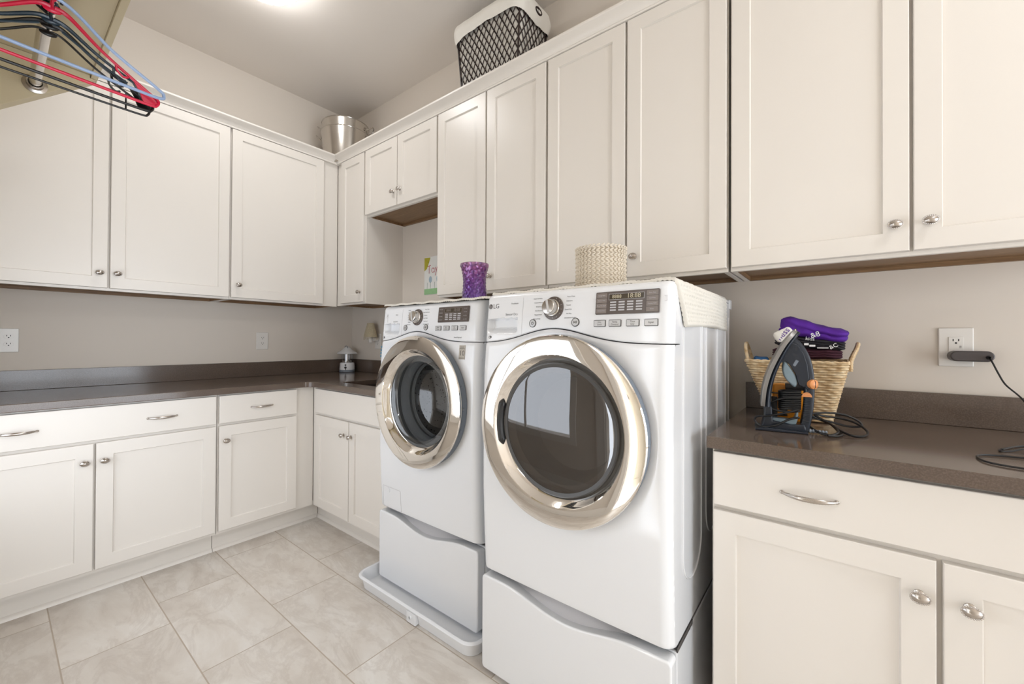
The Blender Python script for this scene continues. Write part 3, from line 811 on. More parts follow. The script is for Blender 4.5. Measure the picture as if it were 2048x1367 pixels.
        for k in range(6): tube(bm, [F2 @ Vector((0, 0.002, 0)), F2 @ Vector((0.011*math.cos(k*PI/3+0.4), 0.011*math.sin(k*PI/3+0.4), 0.0003))], 0.0006, 4)
        tube(bm, [F2 @ Vector((0.004, -0.008, 0)), F2 @ Vector((0.006, -0.030, 0))], 0.0005, 4)
        obj('emblem', bm, 'bar', cp)
    bm = new(); F2 = on(-0.298 if not washer else -0.300, 1.197)
    tube(bm, [F2 @ Vector((0.006*math.cos(a), 0.005*math.sin(a), 0.0002)) for a in [PI*2*i/12 for i in range(12)]], 0.0007, 4, closed=True)
    ell(bm, F2 @ Vector((0.003, 0.001, 0)), 0.004, 0.0006, 0.004)
    obj('fabric_care_mark', bm, 'inkd', cp)
    # --- door
    D = XZm(0, 0, zc)                       # lathe axis points to -y; heights are distances in front of y=0
    ny = 72
    bm = new(); lathe(bm, [(0.2265, 0.0590), (0.2285, 0.0610), (0.240, 0.0612), (0.262, 0.0606), (0.280, 0.0590), (0.2855, 0.0570), (0.288, 0.053), (0.286, 0.047), (0.279, 0.043)], ny, D)
    dr = obj('door', bm, 'chrome', t)
    bm = new(); lathe(bm, [(0.284, 0.048), (0.279, 0.044), (0.276, 0.030), (0.279, 0.026), (0.282, 0.014), (0.274, 0.004), (0.25, 0.002)], ny, D)
    for a in (-0.35, -0.02, 0.3):
        ell(bm, D @ Vector((0.279*math.cos(a), 0.279*math.sin(a), 0.030)), 0.006, 0.006, 0.006)
    obj('door_backing', bm, 'grey_plastic', dr)
    bm = new()
    lathe(bm, [(0.2270, 0.0585), (0.222, 0.052), (0.214, 0.040), (0.206, 0.032), (0.2015, 0.030)], ny, D)
    obj('door_bezel', bm, 'chrome', dr)
    # finger pull on the left of the bezel
    if not washer:
        bm = new(); pts = [D @ Vector((-0.2135*math.cos(a), 0.2135*math.sin(a), 0.0425)) for a in [-0.36+0.72*i/20 for i in range(21)]]
        tube(bm, pts, lambda q: 0.0125*min(1, (1-abs(2*q-1))*5+0.15), 10)
        obj('door_handle', bm, 'black', dr)
        bm = new(); lathe(bm, [(0.2035, 0.028), (0.2030, 0.036), (0.199, 0.0385), (0.193, 0.037), (0.189, 0.036)], ny, D)
        obj('glass_rim', bm, 'dark_grey', dr)
        bm = new(); lathe(bm, [(0.200, 0.034), (0.180, 0.0365), (0.120, 0.040), (0.06, 0.042), (0, 0.0425)], ny, D)
        obj('door_glass', bm, 'tinted', dr)
        bm = new(); lathe(bm, [(0.199, 0.028), (0.190, 0.020), (0.172, 0.012), (0.165, -0.06), (0.15, -0.085), (0.10, -0.10), (0, -0.105)], ny, D)
        obj('inner_bowl', bm, 'console2', dr)
    else:
        bm = new(); lathe(bm, [(0.200, 0.032), (0.185, 0.030), (0.175, 0.024), (0.165, 0.0), (0.155, -0.05), (0.135, -0.085), (0.09, -0.10), (0, -0.105)], ny, D)
        obj('door_glass', bm, 'clear', dr)
        bm = new(); lathe(bm, [(0.205, 0.026), (0.200, 0.010), (0.214, 0.0), (0.205, -0.012), (0.208, -0.03), (0.185, -0.045), (0.178, -0.06), (0.182, -0.075), (0.172, -0.085)], ny, D)
        obj('gasket', bm, 'gasket', t)
        bm = new(); lathe(bm, [(0.172, -0.085), (0.176, -0.09), (0.235, -0.10), (0.24, -0.11), (0.24, -0.50), (0.20, -0.52), (0.08, -0.50), (0, -0.49)], ny, D)
        for k in range(3):
            a = k*2*PI/3+0.5; lo = [D @ Vector((0.225*math.cos(a), 0.225*math.sin(a), -0.13-0.33*i/6)) for i in range(7)]
            tube(bm, lo, 0.022, 8)
        obj('drum', bm, 'drum', t)
        bm = new(); pts = [D @ Vector((-0.214*math.cos(a), 0.214*math.sin(a), 0.0415)) for a in [0.62+0.22*i/8 for i in range(9)]]
    # --- extras
    if washer:
        bm = plate([[(-0.0175, -0.029), (0.0175, -0.029), (0.0175, 0.029), (-0.0175, 0.029)]], 0.0008, 0, on(0.246, 1.136, 0.0006))
        st = obj('warranty_label', bm, 'silverlbl', t)
        bm = new(); text(bm, '10', 0.030, on(0.246, 1.132, 0.0013), align='CENTER', ext=0.0001); text(bm, 'Inverter', 0.0058, on(0.246, 1.158, 0.0013), align='CENTER', ext=0.0001)
        text(bm, 'DirectDrive', 0.0058, on(0.246, 1.1515, 0.0013), align='CENTER', ext=0.0001); text(bm, 'YEAR WARRANTY', 0.0036, on(0.246, 1.1125, 0.0013), align='CENTER', ext=0.0001)
        obj('label_lettering', bm, 'inkd', st)
        bm = new()
        lp = rrect(-0.296, -0.155, 0.376, 0.478, 0.006)
        tube(bm, [(x, face(x, z)-0.0002, z) for x, z in lp], 0.0011, 4, closed=True)
        fl = obj('filter_flap', bm, 'bar', t)
        bm = new(); F2 = on(-0.25, 0.462); lathe(bm, [(0.012, 0.0), (0.012, 0.0015), (0.0105, 0.0012), (0, 0.0012)], 20, F2)
        obj('flap_latch', bm, 'white', fl)
        bm = new()
        for i, zz in enumerate((1.150, 1.135, 1.12, 1.105)): box(bm, -0.329, -0.314, face(-0.322, zz)-0.003, face(-0.322, zz)-0.001, zz-0.005, zz+0.005)
        obj('energy_label', bm, 'label_b', t)
    else:
        bm = new(); F2 = on(0.312, 1.300)
        tube(bm, [F2 @ Vector(p) for p in ((-0.004, -0.006, 0), (0.004, -0.006, 0), (0.004, 0.008, 0), (-0.004, 0.008, 0))], 0.0006, 4, closed=True)
        obj('smart_mark', bm, 'bar', cp)
    # --- pedestal
    pb = bx(-HW, HW, 0.048, 0.755, zb, ZS-0.012, bev=0.006)
    ped = obj('pedestal', pb, 'white', t)
    zt = ZS-0.014
    def ztop(x): q = abs(x)/HW; return zt-0.036*(0.5+0.5*math.cos(PI*min(1, q/0.80)))**1.15
    n = 48; xs = [-HW+2*HW*i/n for i in range(n+1)]
    rb = 0.014
    loop = arc(-HW+rb, zb+0.012+rb, rb, 1.5*PI, PI, 4) + arc(-HW+rb, zt-rb, rb, PI, PI/2, 4) + [(x, ztop(x)) for x in xs[2:-2]] + arc(HW-rb, zt-rb, rb, PI/2, 0, 4) + arc(HW-rb, zb+0.012+rb, rb, 0, -PI/2, 4)
    bm = plate([loop], 0.046, 0.006, XZm(0, 0.023, 0), res=3)
    obj('pedestal_drawer', bm, 'white', ped)
    # grey hollow behind the dipped edge and the dark gap under the machine
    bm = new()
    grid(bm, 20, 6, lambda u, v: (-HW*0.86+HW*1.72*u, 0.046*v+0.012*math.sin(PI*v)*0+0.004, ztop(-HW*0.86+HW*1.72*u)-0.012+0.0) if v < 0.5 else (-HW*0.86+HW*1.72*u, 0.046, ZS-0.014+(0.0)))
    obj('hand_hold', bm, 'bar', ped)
    bm = new(); box(bm, -HW+0.01, HW-0.004, 0.055, 0.75, ZS-0.013, ZS+0.002)
    obj('joint', bm, 'dark_grey', ped)
    bm = new(); box(bm, HW-0.002, HW+0.0015, 0.05, 0.20, ZS-0.016, ZS-0.001, bev=0.0015)
    for y in (0.165, 0.185): lathe(bm, [(0, 0.0035), (0.004, 0.003), (0.0045, 0.001)], 12, Matrix.Translation((HW, y, ZS-0.0085)) @ Matrix.Rotation(PI/2, 4, 'Y'))
    obj('bracket', bm, 'dark_grey', ped)
    for sx in (-1, 1):
        for yy in (0.08, 0.70):
            bm = new(); lathe(bm, [(0.02, 0.0), (0.02, 0.006), (0.012, 0.008), (0.012, zb+0.004)], 12, Matrix.Translation((sx*0.27, yy, 0.0005 if not washer else 0.009)), cap=True)
            obj('foot', bm, 'dark_grey', ped)
    return t
DX, DY = 2.655, -0.857
WX, WY = 1.880, -0.760
machine('white front-load dryer with tinted chrome-ringed door, nearer and right of the washer', 'dryer', DX, DY, False)
machine('white front-load washer with clear door, standing in the drip pan', 'washing machine', WX, WY, True)

# drip pan
bm = new()
def pan(x0, x1, y0, y1, r, z): return [bm.verts.new((x, y, z)) for x, y in rrect(x0, x1, y0, y1, r, 6)]
P = (1.500, 2.285, -0.865, -0.035)
def ins(d): return (P[0]+d, P[1]-d, P[2]+d, P[3]-d)
rg = [pan(*ins(0.020), 0.05, 0.001), pan(*ins(0.012), 0.055, 0.045), pan(*ins(0.010), 0.055, 0.052), pan(*ins(0.0), 0.06, 0.054), pan(*ins(-0.001), 0.06, 0.058),
      pan(*ins(0.002), 0.06, 0.062), pan(*ins(0.008), 0.055, 0.064), pan(*ins(0.014), 0.05, 0.061), pan(*ins(0.020), 0.05, 0.045), pan(*ins(0.028), 0.045, 0.008)]
for a, b in zip(rg, rg[1:]):
    for i in range(len(a)): bm.faces.new((a[i], a[(i+1) % len(a)], b[(i+1) % len(b)], b[i]))
bm.faces.new(rg[0][::-1]); bm.faces.new(rg[-1])
pn = tag(obj('drip_pan', bm, 'whitepl'), 'shallow white plastic drip pan on the floor under the washing machine', 'pan')
bm = new(); lathe(bm, [(0.014, 0.0), (0.016, 0.01), (0.016, 0.035), (0.012, 0.04)], 16, Matrix.Translation((1.93, -0.850, 0.030)) @ Matrix.Rotation(PI/2, 4, 'X') @ Matrix.Scale(0.5, 4))
box(bm, 1.90, 1.96, -0.865, -0.845, 0.002, 0.05, bev=0.005)
obj('drain_boss', bm, 'whitepl', pn)

# ---------------------------------------------------------------- ceiling lamps
MAT['added_lampglow'] = MAT['lampglow'].copy(); MAT['added_lampglow'].node_tree.nodes['Principled BSDF'].inputs['Emission Strength'].default_value = LAMP*1.9  # stronger glow for the ceiling lamp added out of view
def lamp(x, y, label, R=0.17, mat='lampglow'):
    t = thing('ceiling_light', label, 'light', (x, y, H), 0, (0, 0, 0))
    bm = new(); lathe(bm, [(0, -0.001), (R+0.012, -0.001), (R+0.016, -0.012), (R+0.010, -0.026), (R, -0.03), (0, -0.03)], 48)
    obj('rim', bm, 'nickel', t)
    bm = new(); lathe(bm, [(R, -0.0305), (R*0.98, -0.05), (R*0.85, -0.072), (R*0.6, -0.088), (R*0.3, -0.096), (0, -0.098)], 48)
    obj('lamp_dome', bm, mat, t)
lamp(1.0, -1.10, 'round glowing flush ceiling light above the left cabinets')
lamp(4.5, -1.1, 'round flush ceiling light added for brightness beyond the right worktop, out of the frame', mat='added_lampglow')  # unseen lamp, added to even out the room's brightness

# ---------------------------------------------------------------- outlets
def receptacle(bm, x, z, y=-0.006):
    disc(bm, x, y, z, 0.0168, 0.002, 24, 0.0006, 1.0, 0.82)
def outlet(label, loc, rz, x0, x1, z0, z1, rec, gfci=False):
    t = thing('wall_outlet', label, 'outlet', loc, rz, ((x0+x1)/2, 0, (z0+z1)/2))
    bm = bx(x0, x1, -0.006, -0.0005, z0, z1, bev=0.003, seg=3)
    obj('cover_plate', bm, 'outlet', t)
    for x, z in rec:
        if gfci: bm = bx(x-0.0168, x+0.0168, -0.0085, -0.006, z-0.033, z+0.033, bev=0.0015); zz = (z+0.019, z-0.019)
        else: bm = new(); receptacle(bm, x, z); zz = (z,)
        rc = obj('receptacle', bm, 'outlet', t)
        bm = new(); yy = -0.0088 if gfci else -0.0083
        for q in zz:
            for dx_ in (-0.0062, 0.0062): box(bm, x+dx_-0.0012, x+dx_+0.0012, yy, yy+0.002, q+0.0005, q+0.0075)
            disc(bm, x, yy+0.002, q-0.0055, 0.0026, 0.002, 12)
        if gfci: box(bm, x-0.012, x+0.004, yy+0.0009, yy+0.0013, z-0.0005, z+0.0005); box(bm, x+0.0075, x+0.0125, yy, yy+0.002, z-0.003, z-0.001); box(bm, x+0.0075, x+0.0125, yy, yy+0.002, z+0.002, z+0.004)
        obj('slots', bm, 'slot', rc)
    return t
outlet('white double-wide outlet plate on the left wall at the photo edge', (0, 0, 0), ROT, -1.985, -1.866, 1.112, 1.234,
       [(-1.90, 1.193), (-1.90, 1.153), (-1.951, 1.193), (-1.951, 1.153)])
outlet('single white outlet on the left wall, nearest the corner', (0, 0, 0), ROT, -0.758, -0.679, 1.110, 1.235, [(-0.718, 1.193), (-0.718, 1.153)])
outlet('white outlet plate beside the washing machine, under the plug-in lamp', (0, 0, 0), 0, 0.355, 0.435, 1.110, 1.235, [(0.395, 1.193), (0.395, 1.153)])
outlet('white outlet above the right worktop with the dark grey charger in it', (0, 0, 0), 0, 3.592, 3.672, 1.108, 1.234, [(3.632, 1.171)], gfci=True)

# plug-in night lamp with beaded shade
t = thing('plug_in_lamp', 'small plug-in night lamp with cream beaded shade beside the washing machine', 'lamp', (0, 0, 0), 0, (0.37, -0.008, 1.18))
bm = new(); C0 = (0.378, -0.062)
V = []
n = 48
for i in range(n):
    a = 2*PI*i/n; r1 = 1+0.025*math.cos(a*24)
    V.append([bm.verts.new((C0[0]+rr*r1*math.cos(a), C0[1]+rr*r1*math.sin(a)*0.8, z)) for rr, z in ((0.060, 1.206), (0.054, 1.235), (0.044, 1.27), (0.034, 1.30), (0.031, 1.318), (0.012, 1.320))])
for i in range(n):
    for j in range(5): bm.faces.new((V[i][j], V[(i+1) % n][j], V[(i+1) % n][j+1], V[i][j+1]))
obj('lamp_shade', bm, 'shade', t)
bm = new()
for i in range(28):
    a = 2*PI*i/28; x, y = C0[0]+0.060*math.cos(a), C0[1]+0.048*math.sin(a)
    L = 0.006+0.008*random.random()
    for k in range(3): ell(bm, (x, y, 1.202-L*k*0.6), 0.0022, 0.0022, 0.0026, u=6, v=4)
obj('bead_fringe', bm, 'shade', t)
bm = new(); lathe(bm, [(0.0, 1.16), (0.012, 1.162), (0.016, 1.18), (0.014, 1.20), (0.009, 1.215), (0.009, 1.25), (0, 1.252)], 16, Matrix.Translation((C0[0], C0[1], 0)))
box(bm, 0.368, 0.412, -0.05, -0.0088, 1.175, 1.203, bev=0.004)
obj('lamp_base', bm, 'outlet', t)

# ---------------------------------------------------------------- camping lantern in the corner
t = thing('camping_lantern', 'white battery lantern with clear chimney standing in the corner of the worktop', 'lantern', (0.105, -0.105, ZT+0.001), 0, (0, 0, 0))
bm = new(); lathe(bm, [(0, 0), (0.060, 0), (0.062, 0.004), (0.060, 0.017), (0.058, 0.018)], 40); obj('base_ring', bm, 'grey_plastic', t)
bm = new(); lathe(bm, [(0.058, 0.018), (0.060, 0.02), (0.057, 0.07), (0.054, 0.076), (0.048, 0.078), (0, 0.078)], 40); ln = obj('lantern_body', bm, 'whitepl', t)
bm = new(); dirv = Vector((1, -0.62, 0)).normalized()
for z, rr in ((0.059, 0.007), (0.038, 0.0095)):
    mt = Matrix.Translation(dirv*0.056+Vector((-0.006, -0.0095, z))) @ dirv.to_track_quat('Z', 'Y').to_matrix().to_4x4()
    lathe(bm, [(rr, 0), (rr, 0.004), (rr*0.8, 0.006), (0, 0.006)], 16, mt)
mt = Matrix.Translation(dirv*0.057+Vector((-0.006, -0.0095, 0.024))) @ dirv.to_track_quat('Z', 'Y').to_matrix().to_4x4()
lathe(bm, [(0.006, 0), (0.006, 0.004), (0, 0.004)], 12, mt @ Matrix.Diagonal((0.5, 1.4, 1, 1)))
obj('button', bm, 'black', ln)
bm = new(); lathe(bm, [(0.046, 0.079), (0.046, 0.150)], 40); obj('chimney', bm, 'clearpl', t)
bm = new(); lathe(bm, [(0, 0.079), (0.040, 0.079), (0.030, 0.088), (0.012, 0.092), (0.011, 0.148)], 24)
for k in range(8):
    a = k*PI/4; ell(bm, (0.030*math.cos(a), 0.030*math.sin(a), 0.088), 0.007, 0.007, 0.007)
obj('reflector', bm, 'chrome', t)
bm = new(); lathe(bm, [(0.048, 0.149), (0.076, 0.150), (0.080, 0.153), (0.079, 0.158), (0.060, 0.170), (0.036, 0.186), (0.028, 0.196), (0.020, 0.204), (0.008, 0.208), (0, 0.208)], 40)
obj('lantern_roof', bm, 'whitepl', t)
bm = new(); tube(bm, [(0.024*math.cos(a), -0.01, 0.196+0.020*math.sin(a)) for a in [PI*i/12 for i in range(13)]], 0.0025, 6)
obj('lantern_handle', bm, 'grey_plastic', t)

# ---------------------------------------------------------------- child's drawing on the wall of the niche
t = thing('drawing', "child's marker drawing with sun, red letters and green grass pinned in the niche", 'drawing', (0, 0, 0), 0, (0.966, -0.0012, 1.512))
bm = new(); grid(bm, 8, 10, lambda u, v: (0.966+0.215*u, -0.002-0.003*math.sin(PI*u)*v, 1.512+0.272*v)); obj('sheet', bm, 'paper', t)
def py(x, z): return -0.0026-0.003*math.sin(PI*(x-0.966)/0.215)*((z-1.512)/0.272)
bm = new(); vs = [bm.verts.new((x, py(x, z)-0.0002, z)) for x, z in ((0.967, 1.782), (1.035, 1.778), (1.02, 1.745), (0.995, 1.70), (0.967, 1.685))]; bm.faces.new(vs); obj('drawn_sun', bm, 'sun', t)
bm = new(); box(bm, 0.967, 1.178, -0.0035, -0.0024, 1.514, 1.555); obj('drawn_grass', bm, 'grass', t)
bm = new()
def stroke(bm, pts, r=0.0022): tube(bm, [(x, py(x, z)-0.0006, z) for x, z in pts], r, 5, flat=((0, 1, 0), 0.3))
stroke(bm, [(1.005, 1.715), (1.040, 1.722)]); stroke(bm, [(1.022, 1.718), (1.020, 1.665)])
stroke(bm, [(1.062+0.014*math.cos(a), 1.685+0.016*math.sin(a)) for a in [0.5+5.2*i/14 for i in range(15)]]); stroke(bm, [(1.075, 1.70), (1.078, 1.668)])
stroke(bm, [(1.085, 1.705), (1.098, 1.680)]); stroke(bm, [(1.112, 1.712), (1.085, 1.645)])
obj('drawn_letters', bm, 'redm', t)
bm = new(); vs = [bm.verts.new((1.035+0.017*math.cos(a), py(1.035, 1.62)-0.0004, 1.62+0.024*math.sin(a))) for a in [2*PI*i/14 for i in range(14)]]; bm.faces.new(vs)
vs = [bm.verts.new((1.115+0.017*math.cos(a), py(1.115, 1.62)-0.0004, 1.62+0.024*math.sin(a))) for a in [2*PI*i/14 for i in range(14)]]; bm.faces.new(vs)
obj('drawn_flowers', bm, 'bluem', t)
bm = new()
for x in (0.998, 1.035, 1.078, 1.115): stroke(bm, [(x, 1.556), (x+0.003, 1.60)], 0.0016)
obj('drawn_stems', bm, 'greym', t)

# ---------------------------------------------------------------- crocheted runner over both machines, folded down the dryer's side
XR = DX+HW+0.004; x0r = 1.565; zt_ = ZTOP+0.0065
def runner_pt(s, v):
    """s = length along the runner, v = 0 front .. 1 back"""
    L = XR-x0r
    yfr = -0.752-0.070*min(1, max(0, (s-0.71)/0.06)); yb_ = -0.20
    y = yfr+(yb_-yfr)*v
    wob = 0.002*math.sin(s*37)*math.sin(v*9)
    R = 0.016
    if s < L-R: return Vector((x0r+s, y+wob, zt_+0.0015*math.sin(s*60+v*8))), Vector((0, 0, 1))
    a = (s-(L-R))/R
    if a < PI/2: return Vector((XR-R+R*math.sin(a), y+wob, zt_-R+R*math.cos(a))), Vector((math.sin(a), 0, math.cos(a)))
    dn = (a-PI/2)*R
    lean = 0.10*dn; y2 = y + (0.55*dn*(1-v)**2) + 0.08*dn*v
    return Vector((XR+lean*0.25+0.004*math.sin(v*11+1)*min(1, dn*14), y2, zt_-R-dn*(1-0.06*math.sin(v*PI)))), Vector((1, 0, 0))
Ls = XR-x0r+0.125
bm = new()
nu, nv = 520, 190
def rf(u, v):
    p, n = runner_pt(u*Ls, v)
    cu, cv = u*Ls/0.0125, v*0.56/0.0125
    h = 0.0030*abs(math.sin(PI*cu))*abs(math.sin(PI*cv)) + 0.0014*noise.noise(Vector((cu*1.7, cv*1.7, 0.3)))
    du, dv = (cu/2) % 1-0.5, ((cv/2)+0.5*(int(cu/2) % 2)) % 1-0.5
    h -= 0.0085*math.exp(-(du*du+dv*dv)/0.016)
    ed = min(v, 1-v, (1-u)*Ls/0.56)
    if ed < 0.022: h = 0.003+0.0010*math.sin(u*Ls*500+v*300)
    if ed < 0.012: h -= 0.0095*(1-ed/0.012)**2
    return p+n*h
grid(bm, nu, nv, rf)
tag(obj('table_runner', bm, 'yarn2', smooth=80), 'cream crocheted runner covering both machines and hanging over the side of the dryer', 'runner')

# purple pressed-glass vase
t_v = (2.035, -0.60, ZTOP+0.0095)
bm = new(); n = 84; V = []
pr = [(0.0, 0.0), (0.048, 0.0), (0.054, 0.004), (0.0535, 0.02), (0.051, 0.05), (0.049, 0.085), (0.050, 0.11), (0.054, 0.135), (0.060, 0.155), (0.065, 0.168), (0.064, 0.171), (0.060, 0.166), (0.050, 0.13), (0.045, 0.10), (0.046, 0.03), (0.040, 0.012), (0, 0.012)]
for k in range(len(pr)-1):
    pass
fine = []
for (r0, z0), (r1, z1) in zip(pr, pr[1:]):
    m_ = max(1, int(abs(z1-z0)/0.006))
    for i in range(m_): fine.append((r0+(r1-r0)*i/m_, z0+(z1-z0)*i/m_))
fine.append(pr[-1])
outer = True
for i, (r0, z0) in enumerate(fine):
    ring = []
    out = i < len(fine)*0.5 and 0.006 < z0 < 0.166
    for k in range(n):
        a = 2*PI*k/n
        q = 0.0042*abs(math.sin(a*7+z0*110))*abs(math.sin(a*7-z0*110)) if out else 0
        rr = r0+q
        ring.append(bm.verts.new((t_v[0]+rr*math.cos(a), t_v[1]+rr*math.sin(a), t_v[2]+z0)) if r0 > 1e-6 else None)
    if r0 <= 1e-6: ring = [bm.verts.new((t_v[0], t_v[1], t_v[2]+z0))]*n
    V.append(ring)
for a, b in zip(V, V[1:]):
    for k in range(n):
        q = []
        for v in (a[k], a[(k+1) % n], b[(k+1) % n], b[k]):
            if v not in q: q.append(v)
        if len(q) > 2: bm.faces.new(q)
vz = obj('vase', bm, 'purpleglass', smooth=60)
for v in vz.data.vertices: v.co -= Vector(t_v)
vz.location = t_v
tag(vz, 'iridescent purple pressed-glass vase on the runner where the two machines meet', 'vase')

# round crocheted basket
cb = (2.668, -0.62, ZTOP+0.010)
bm = new()
lathe(bm, [(0, 0.002), (0.078, 0.002), (0.084, 0.01), (0.083, 0.14), (0.080, 0.145), (0.077, 0.14), (0.078, 0.012), (0, 0.012)], 48, Matrix.Translation(cb))
rows = 10; nst = 36
for rw in range(rows*2):
    z = 0.005+(rw//2)*0.0152+(0.0066 if rw % 2 else 0); R0 = 0.0855-0.002*math.sin(PI*rw/(rows*2)) + (0.0015 if rw % 2 else 0)
    for i in range(nst):
        a = 2*PI*i/nst
        rot = Matrix.Rotation(a, 3, 'Z') @ Matrix.Rotation((0.48 if rw % 2 else -0.48), 3, 'X')
        ell(bm, Vector(cb)+Vector((R0*math.cos(a), R0*math.sin(a), z)), 0.0048, 0.0084, 0.0034, rot, 7, 5)
tag(obj('crochet_basket', bm, 'crochet'), 'small round cream crocheted basket on top of the dryer', 'basket')

# ---------------------------------------------------------------- seagrass basket with folded shirts
bt = thing('seagrass_basket', 'flared woven seagrass basket with two looped handles behind the iron', 'basket', (0, 0, 0), 0, (3.215, -0.165, ZT+0.001))
def bk_pt(f, v, off=0.0):
    x0, x1 = 3.142-0.075*v, 3.312+0.045*v; y0, y1 = -0.245-0.045*v, -0.095+0.055*v
    px, py_ = rrp(f, (x1-x0)/2+off, (y1-y0)/2+off, 0.022+off)
    return Vector(((x0+x1)/2+px, (y0+y1)/2+py_, ZT+0.002+0.202*v))
NU, NVV, rowsb, colsb = 336, 120, 24, 42
A = [i/NU for i in range(NU)]
bm = new(); V = []
for i in range(NU):
    col = []
    for k in range(NVV+1):
        v = k/NVV; rw = v*rowsb; ri = int(rw) if rw < rowsb else rowsb-1; f = rw-ri
        cph = i/NU*colsb
        h = 0.0030*math.sin(PI*f)**0.6 + 0.0026*math.sin(PI*cph*1.0+PI*(ri % 2))*math.sin(PI*f)
        if f < 0.02 or f > 0.98: h -= 0.001
        h += 0.0006*noise.noise(Vector((i*0.15, k*0.2, 1.0)))
        col.append(bm.verts.new(bk_pt(A[i], v, h)))
    inn = [bm.verts.new(bk_pt(A[i], v, -0.006)) for v in (1.0, 0.03)]
    V.append(col+inn)
for i in range(NU):
    a, b = V[i], V[(i+1) % NU]
    for k in range(len(a)-1): bm.faces.new((a[k], b[k], b[k+1], a[k+1]))
bm.faces.new([c[-1] for c in V]); bm.faces.new([c[0] for c in V][::-1])
obj('woven_body', bm, 'seagrass', bt, smooth=80)
bm = new()
tube(bm, [bk_pt(A[i], 1.0, -0.001)+Vector((0, 0, 0.001*math.sin(i*0.9))) for i in range(0, NU, 2)], 0.0048, 6, closed=True)
obj('rim', bm, 'seagrass', bt)
for cx_, lean, w in ((3.070, -0.012, 0.045), (3.358, 0.020, 0.045)):
    bm = new(); yc = -0.17; pts = spline([(cx_+0.004, yc-w, 1.09), (cx_+lean*0.3, yc-w*1.05, 1.125), (cx_+lean, yc-w*0.7, 1.163), (cx_+lean*1.2, yc, 1.180), (cx_+lean, yc+w*0.7, 1.163), (cx_+lean*0.3, yc+w*1.05, 1.125), (cx_+0.004, yc+w, 1.09)], 10)
    tube(bm, pts, lambda q: 0.0058*(1+0.14*math.sin(q*150)), 8)
    obj('handle', bm, 'seagrass', bt)

def soft(name, mat, c, sz, tilt=(0, 0, 0), seed=1, amp=0.004, layers=2, shape=None):
    """soft folded cloth: rounded slab with fold grooves round its edge"""
    bm = new(); nx, ny_, nz2 = 36, 20, 14
    bmesh.ops.create_cube(bm, size=2)
    bmesh.ops.subdivide_edges(bm, edges=bm.edges, cuts=17, use_grid_fill=True)
    R = Matrix.Rotation(tilt[2], 3, 'Z') @ Matrix.Rotation(tilt[1], 3, 'Y') @ Matrix.Rotation(tilt[0], 3, 'X')
    for v in bm.verts:
        x, y, z = v.co
        k = 6.0; L = (abs(x)**k+abs(y)**k)**(1/k); L = max(L, 1e-6); mx = max(abs(x), abs(y))
        x, y = x*mx/L, y*mx/L
        edge = max(0, (mx-0.75)/0.25)
        zz = z*(1-0.35*edge**2)
        side = 1 if mx > 0.97 else 0
        g = side*0.05*abs(math.sin(PI*layers*(z+1)/2))
        p = Vector((x*(0.95+g), y*(0.95+g), zz))
        q = Vector((p.x*sz[0], p.y*sz[1], p.z*sz[2]))
        n_ = noise.noise(Vector((q.x*26+seed, q.y*26, q.z*8+seed*2)))
        q += Vector((n_*amp*0.6, noise.noise(Vector((q.x*30, seed*3, q.z*30)))*amp, n_*amp))
        if shape: q = shape(q)
        v.co = Vector(c)+R @ q
    return obj(name, bm, mat, smooth=70)
tag(soft('folded_shirt', 'maroon', (3.243, -0.165, 1.146), (0.100, 0.085, 0.018), (0, 0.02, 0), 3, layers=3), 'maroon folded shirt, lowest of the pile in the seagrass basket', 'shirt')
bs = tag(soft('folded_shirt', 'blacksh', (3.250, -0.165, 1.183), (0.100, 0.088, 0.020), (0, 0.10, 0.03), 5, amp=0.007, layers=3), 'black folded shirt with white print under the purple one', 'shirt')
def wedge(q): return q+Vector((0, 0, 0.016*max(0, -q.x/0.09+0.2)*(1 if q.z > 0 else 0.1)))
ps = tag(soft('folded_shirt', 'purplesh', (3.262, -0.168, 1.222), (0.096, 0.088, 0.024), (0.05, 0.20, -0.02), 8, amp=0.006, layers=2, shape=wedge), 'bright purple folded shirt with white print, top of the pile', 'shirt')
# prints on the shirts
pr_ = soft('white_print', 'linen', (3.181, -0.2485, 1.2105), (0.030, 0.018, 0.019), (0, -0.55, 0.1), 21, amp=0.002, layers=1)
pr_.parent = ps
bm = new(); text(bm, 'ness', 0.027, Matrix.Translation((3.181, -0.2672, 1.2125)) @ Matrix.Rotation(-0.9, 4, 'Y') @ Matrix.Rotation(PI/2, 4, 'X'), align='CENTER')
obj('print_letters', bm, 'purplesh', ps)
bm = new(); text(bm, '&8', 0.024, Matrix.Translation((3.270, -0.2635, 1.209)) @ Matrix.Rotation(-0.35, 4, 'Y') @ Matrix.Rotation(PI/2, 4, 'X'), align='CENTER')
text(bm, 'kids', 0.016, Matrix.Translation((3.256, -0.2615, 1.196)) @ Matrix.Rotation(0.12, 4, 'Y') @ Matrix.Rotation(PI/2, 4, 'X'), align='CENTER')
obj('print_mark', bm, 'whiteink', ps)
bm = new()
for x, z, w_, h_ in ((3.262, 1.173, 0.016, 0.006), (3.290, 1.166, 0.030, 0.003), (3.246, 1.178, 0.012, 0.007), (3.20, 1.196, 0.012, 0.008)):
    box(bm, x-w_/2, x+w_/2, -0.2615, -0.250, z-h_/2, z+h_/2)
text(bm, '&C', 0.018, Matrix.Translation((3.318, -0.2620, 1.172)) @ Matrix.Rotation(-0.5, 4, 'Y') @ Matrix.Rotation(PI/2, 4, 'X'), align='CENTER')
obj('print_mark', bm, 'whiteink', bs)
tag(soft('folded_cloth', 'bluecl', (3.103, -0.165, 1.117), (0.022, 0.05, 0.012), (0, 0.1, 0.2), 12), 'bit of bright blue cloth at the left end of the seagrass basket', 'cloth')

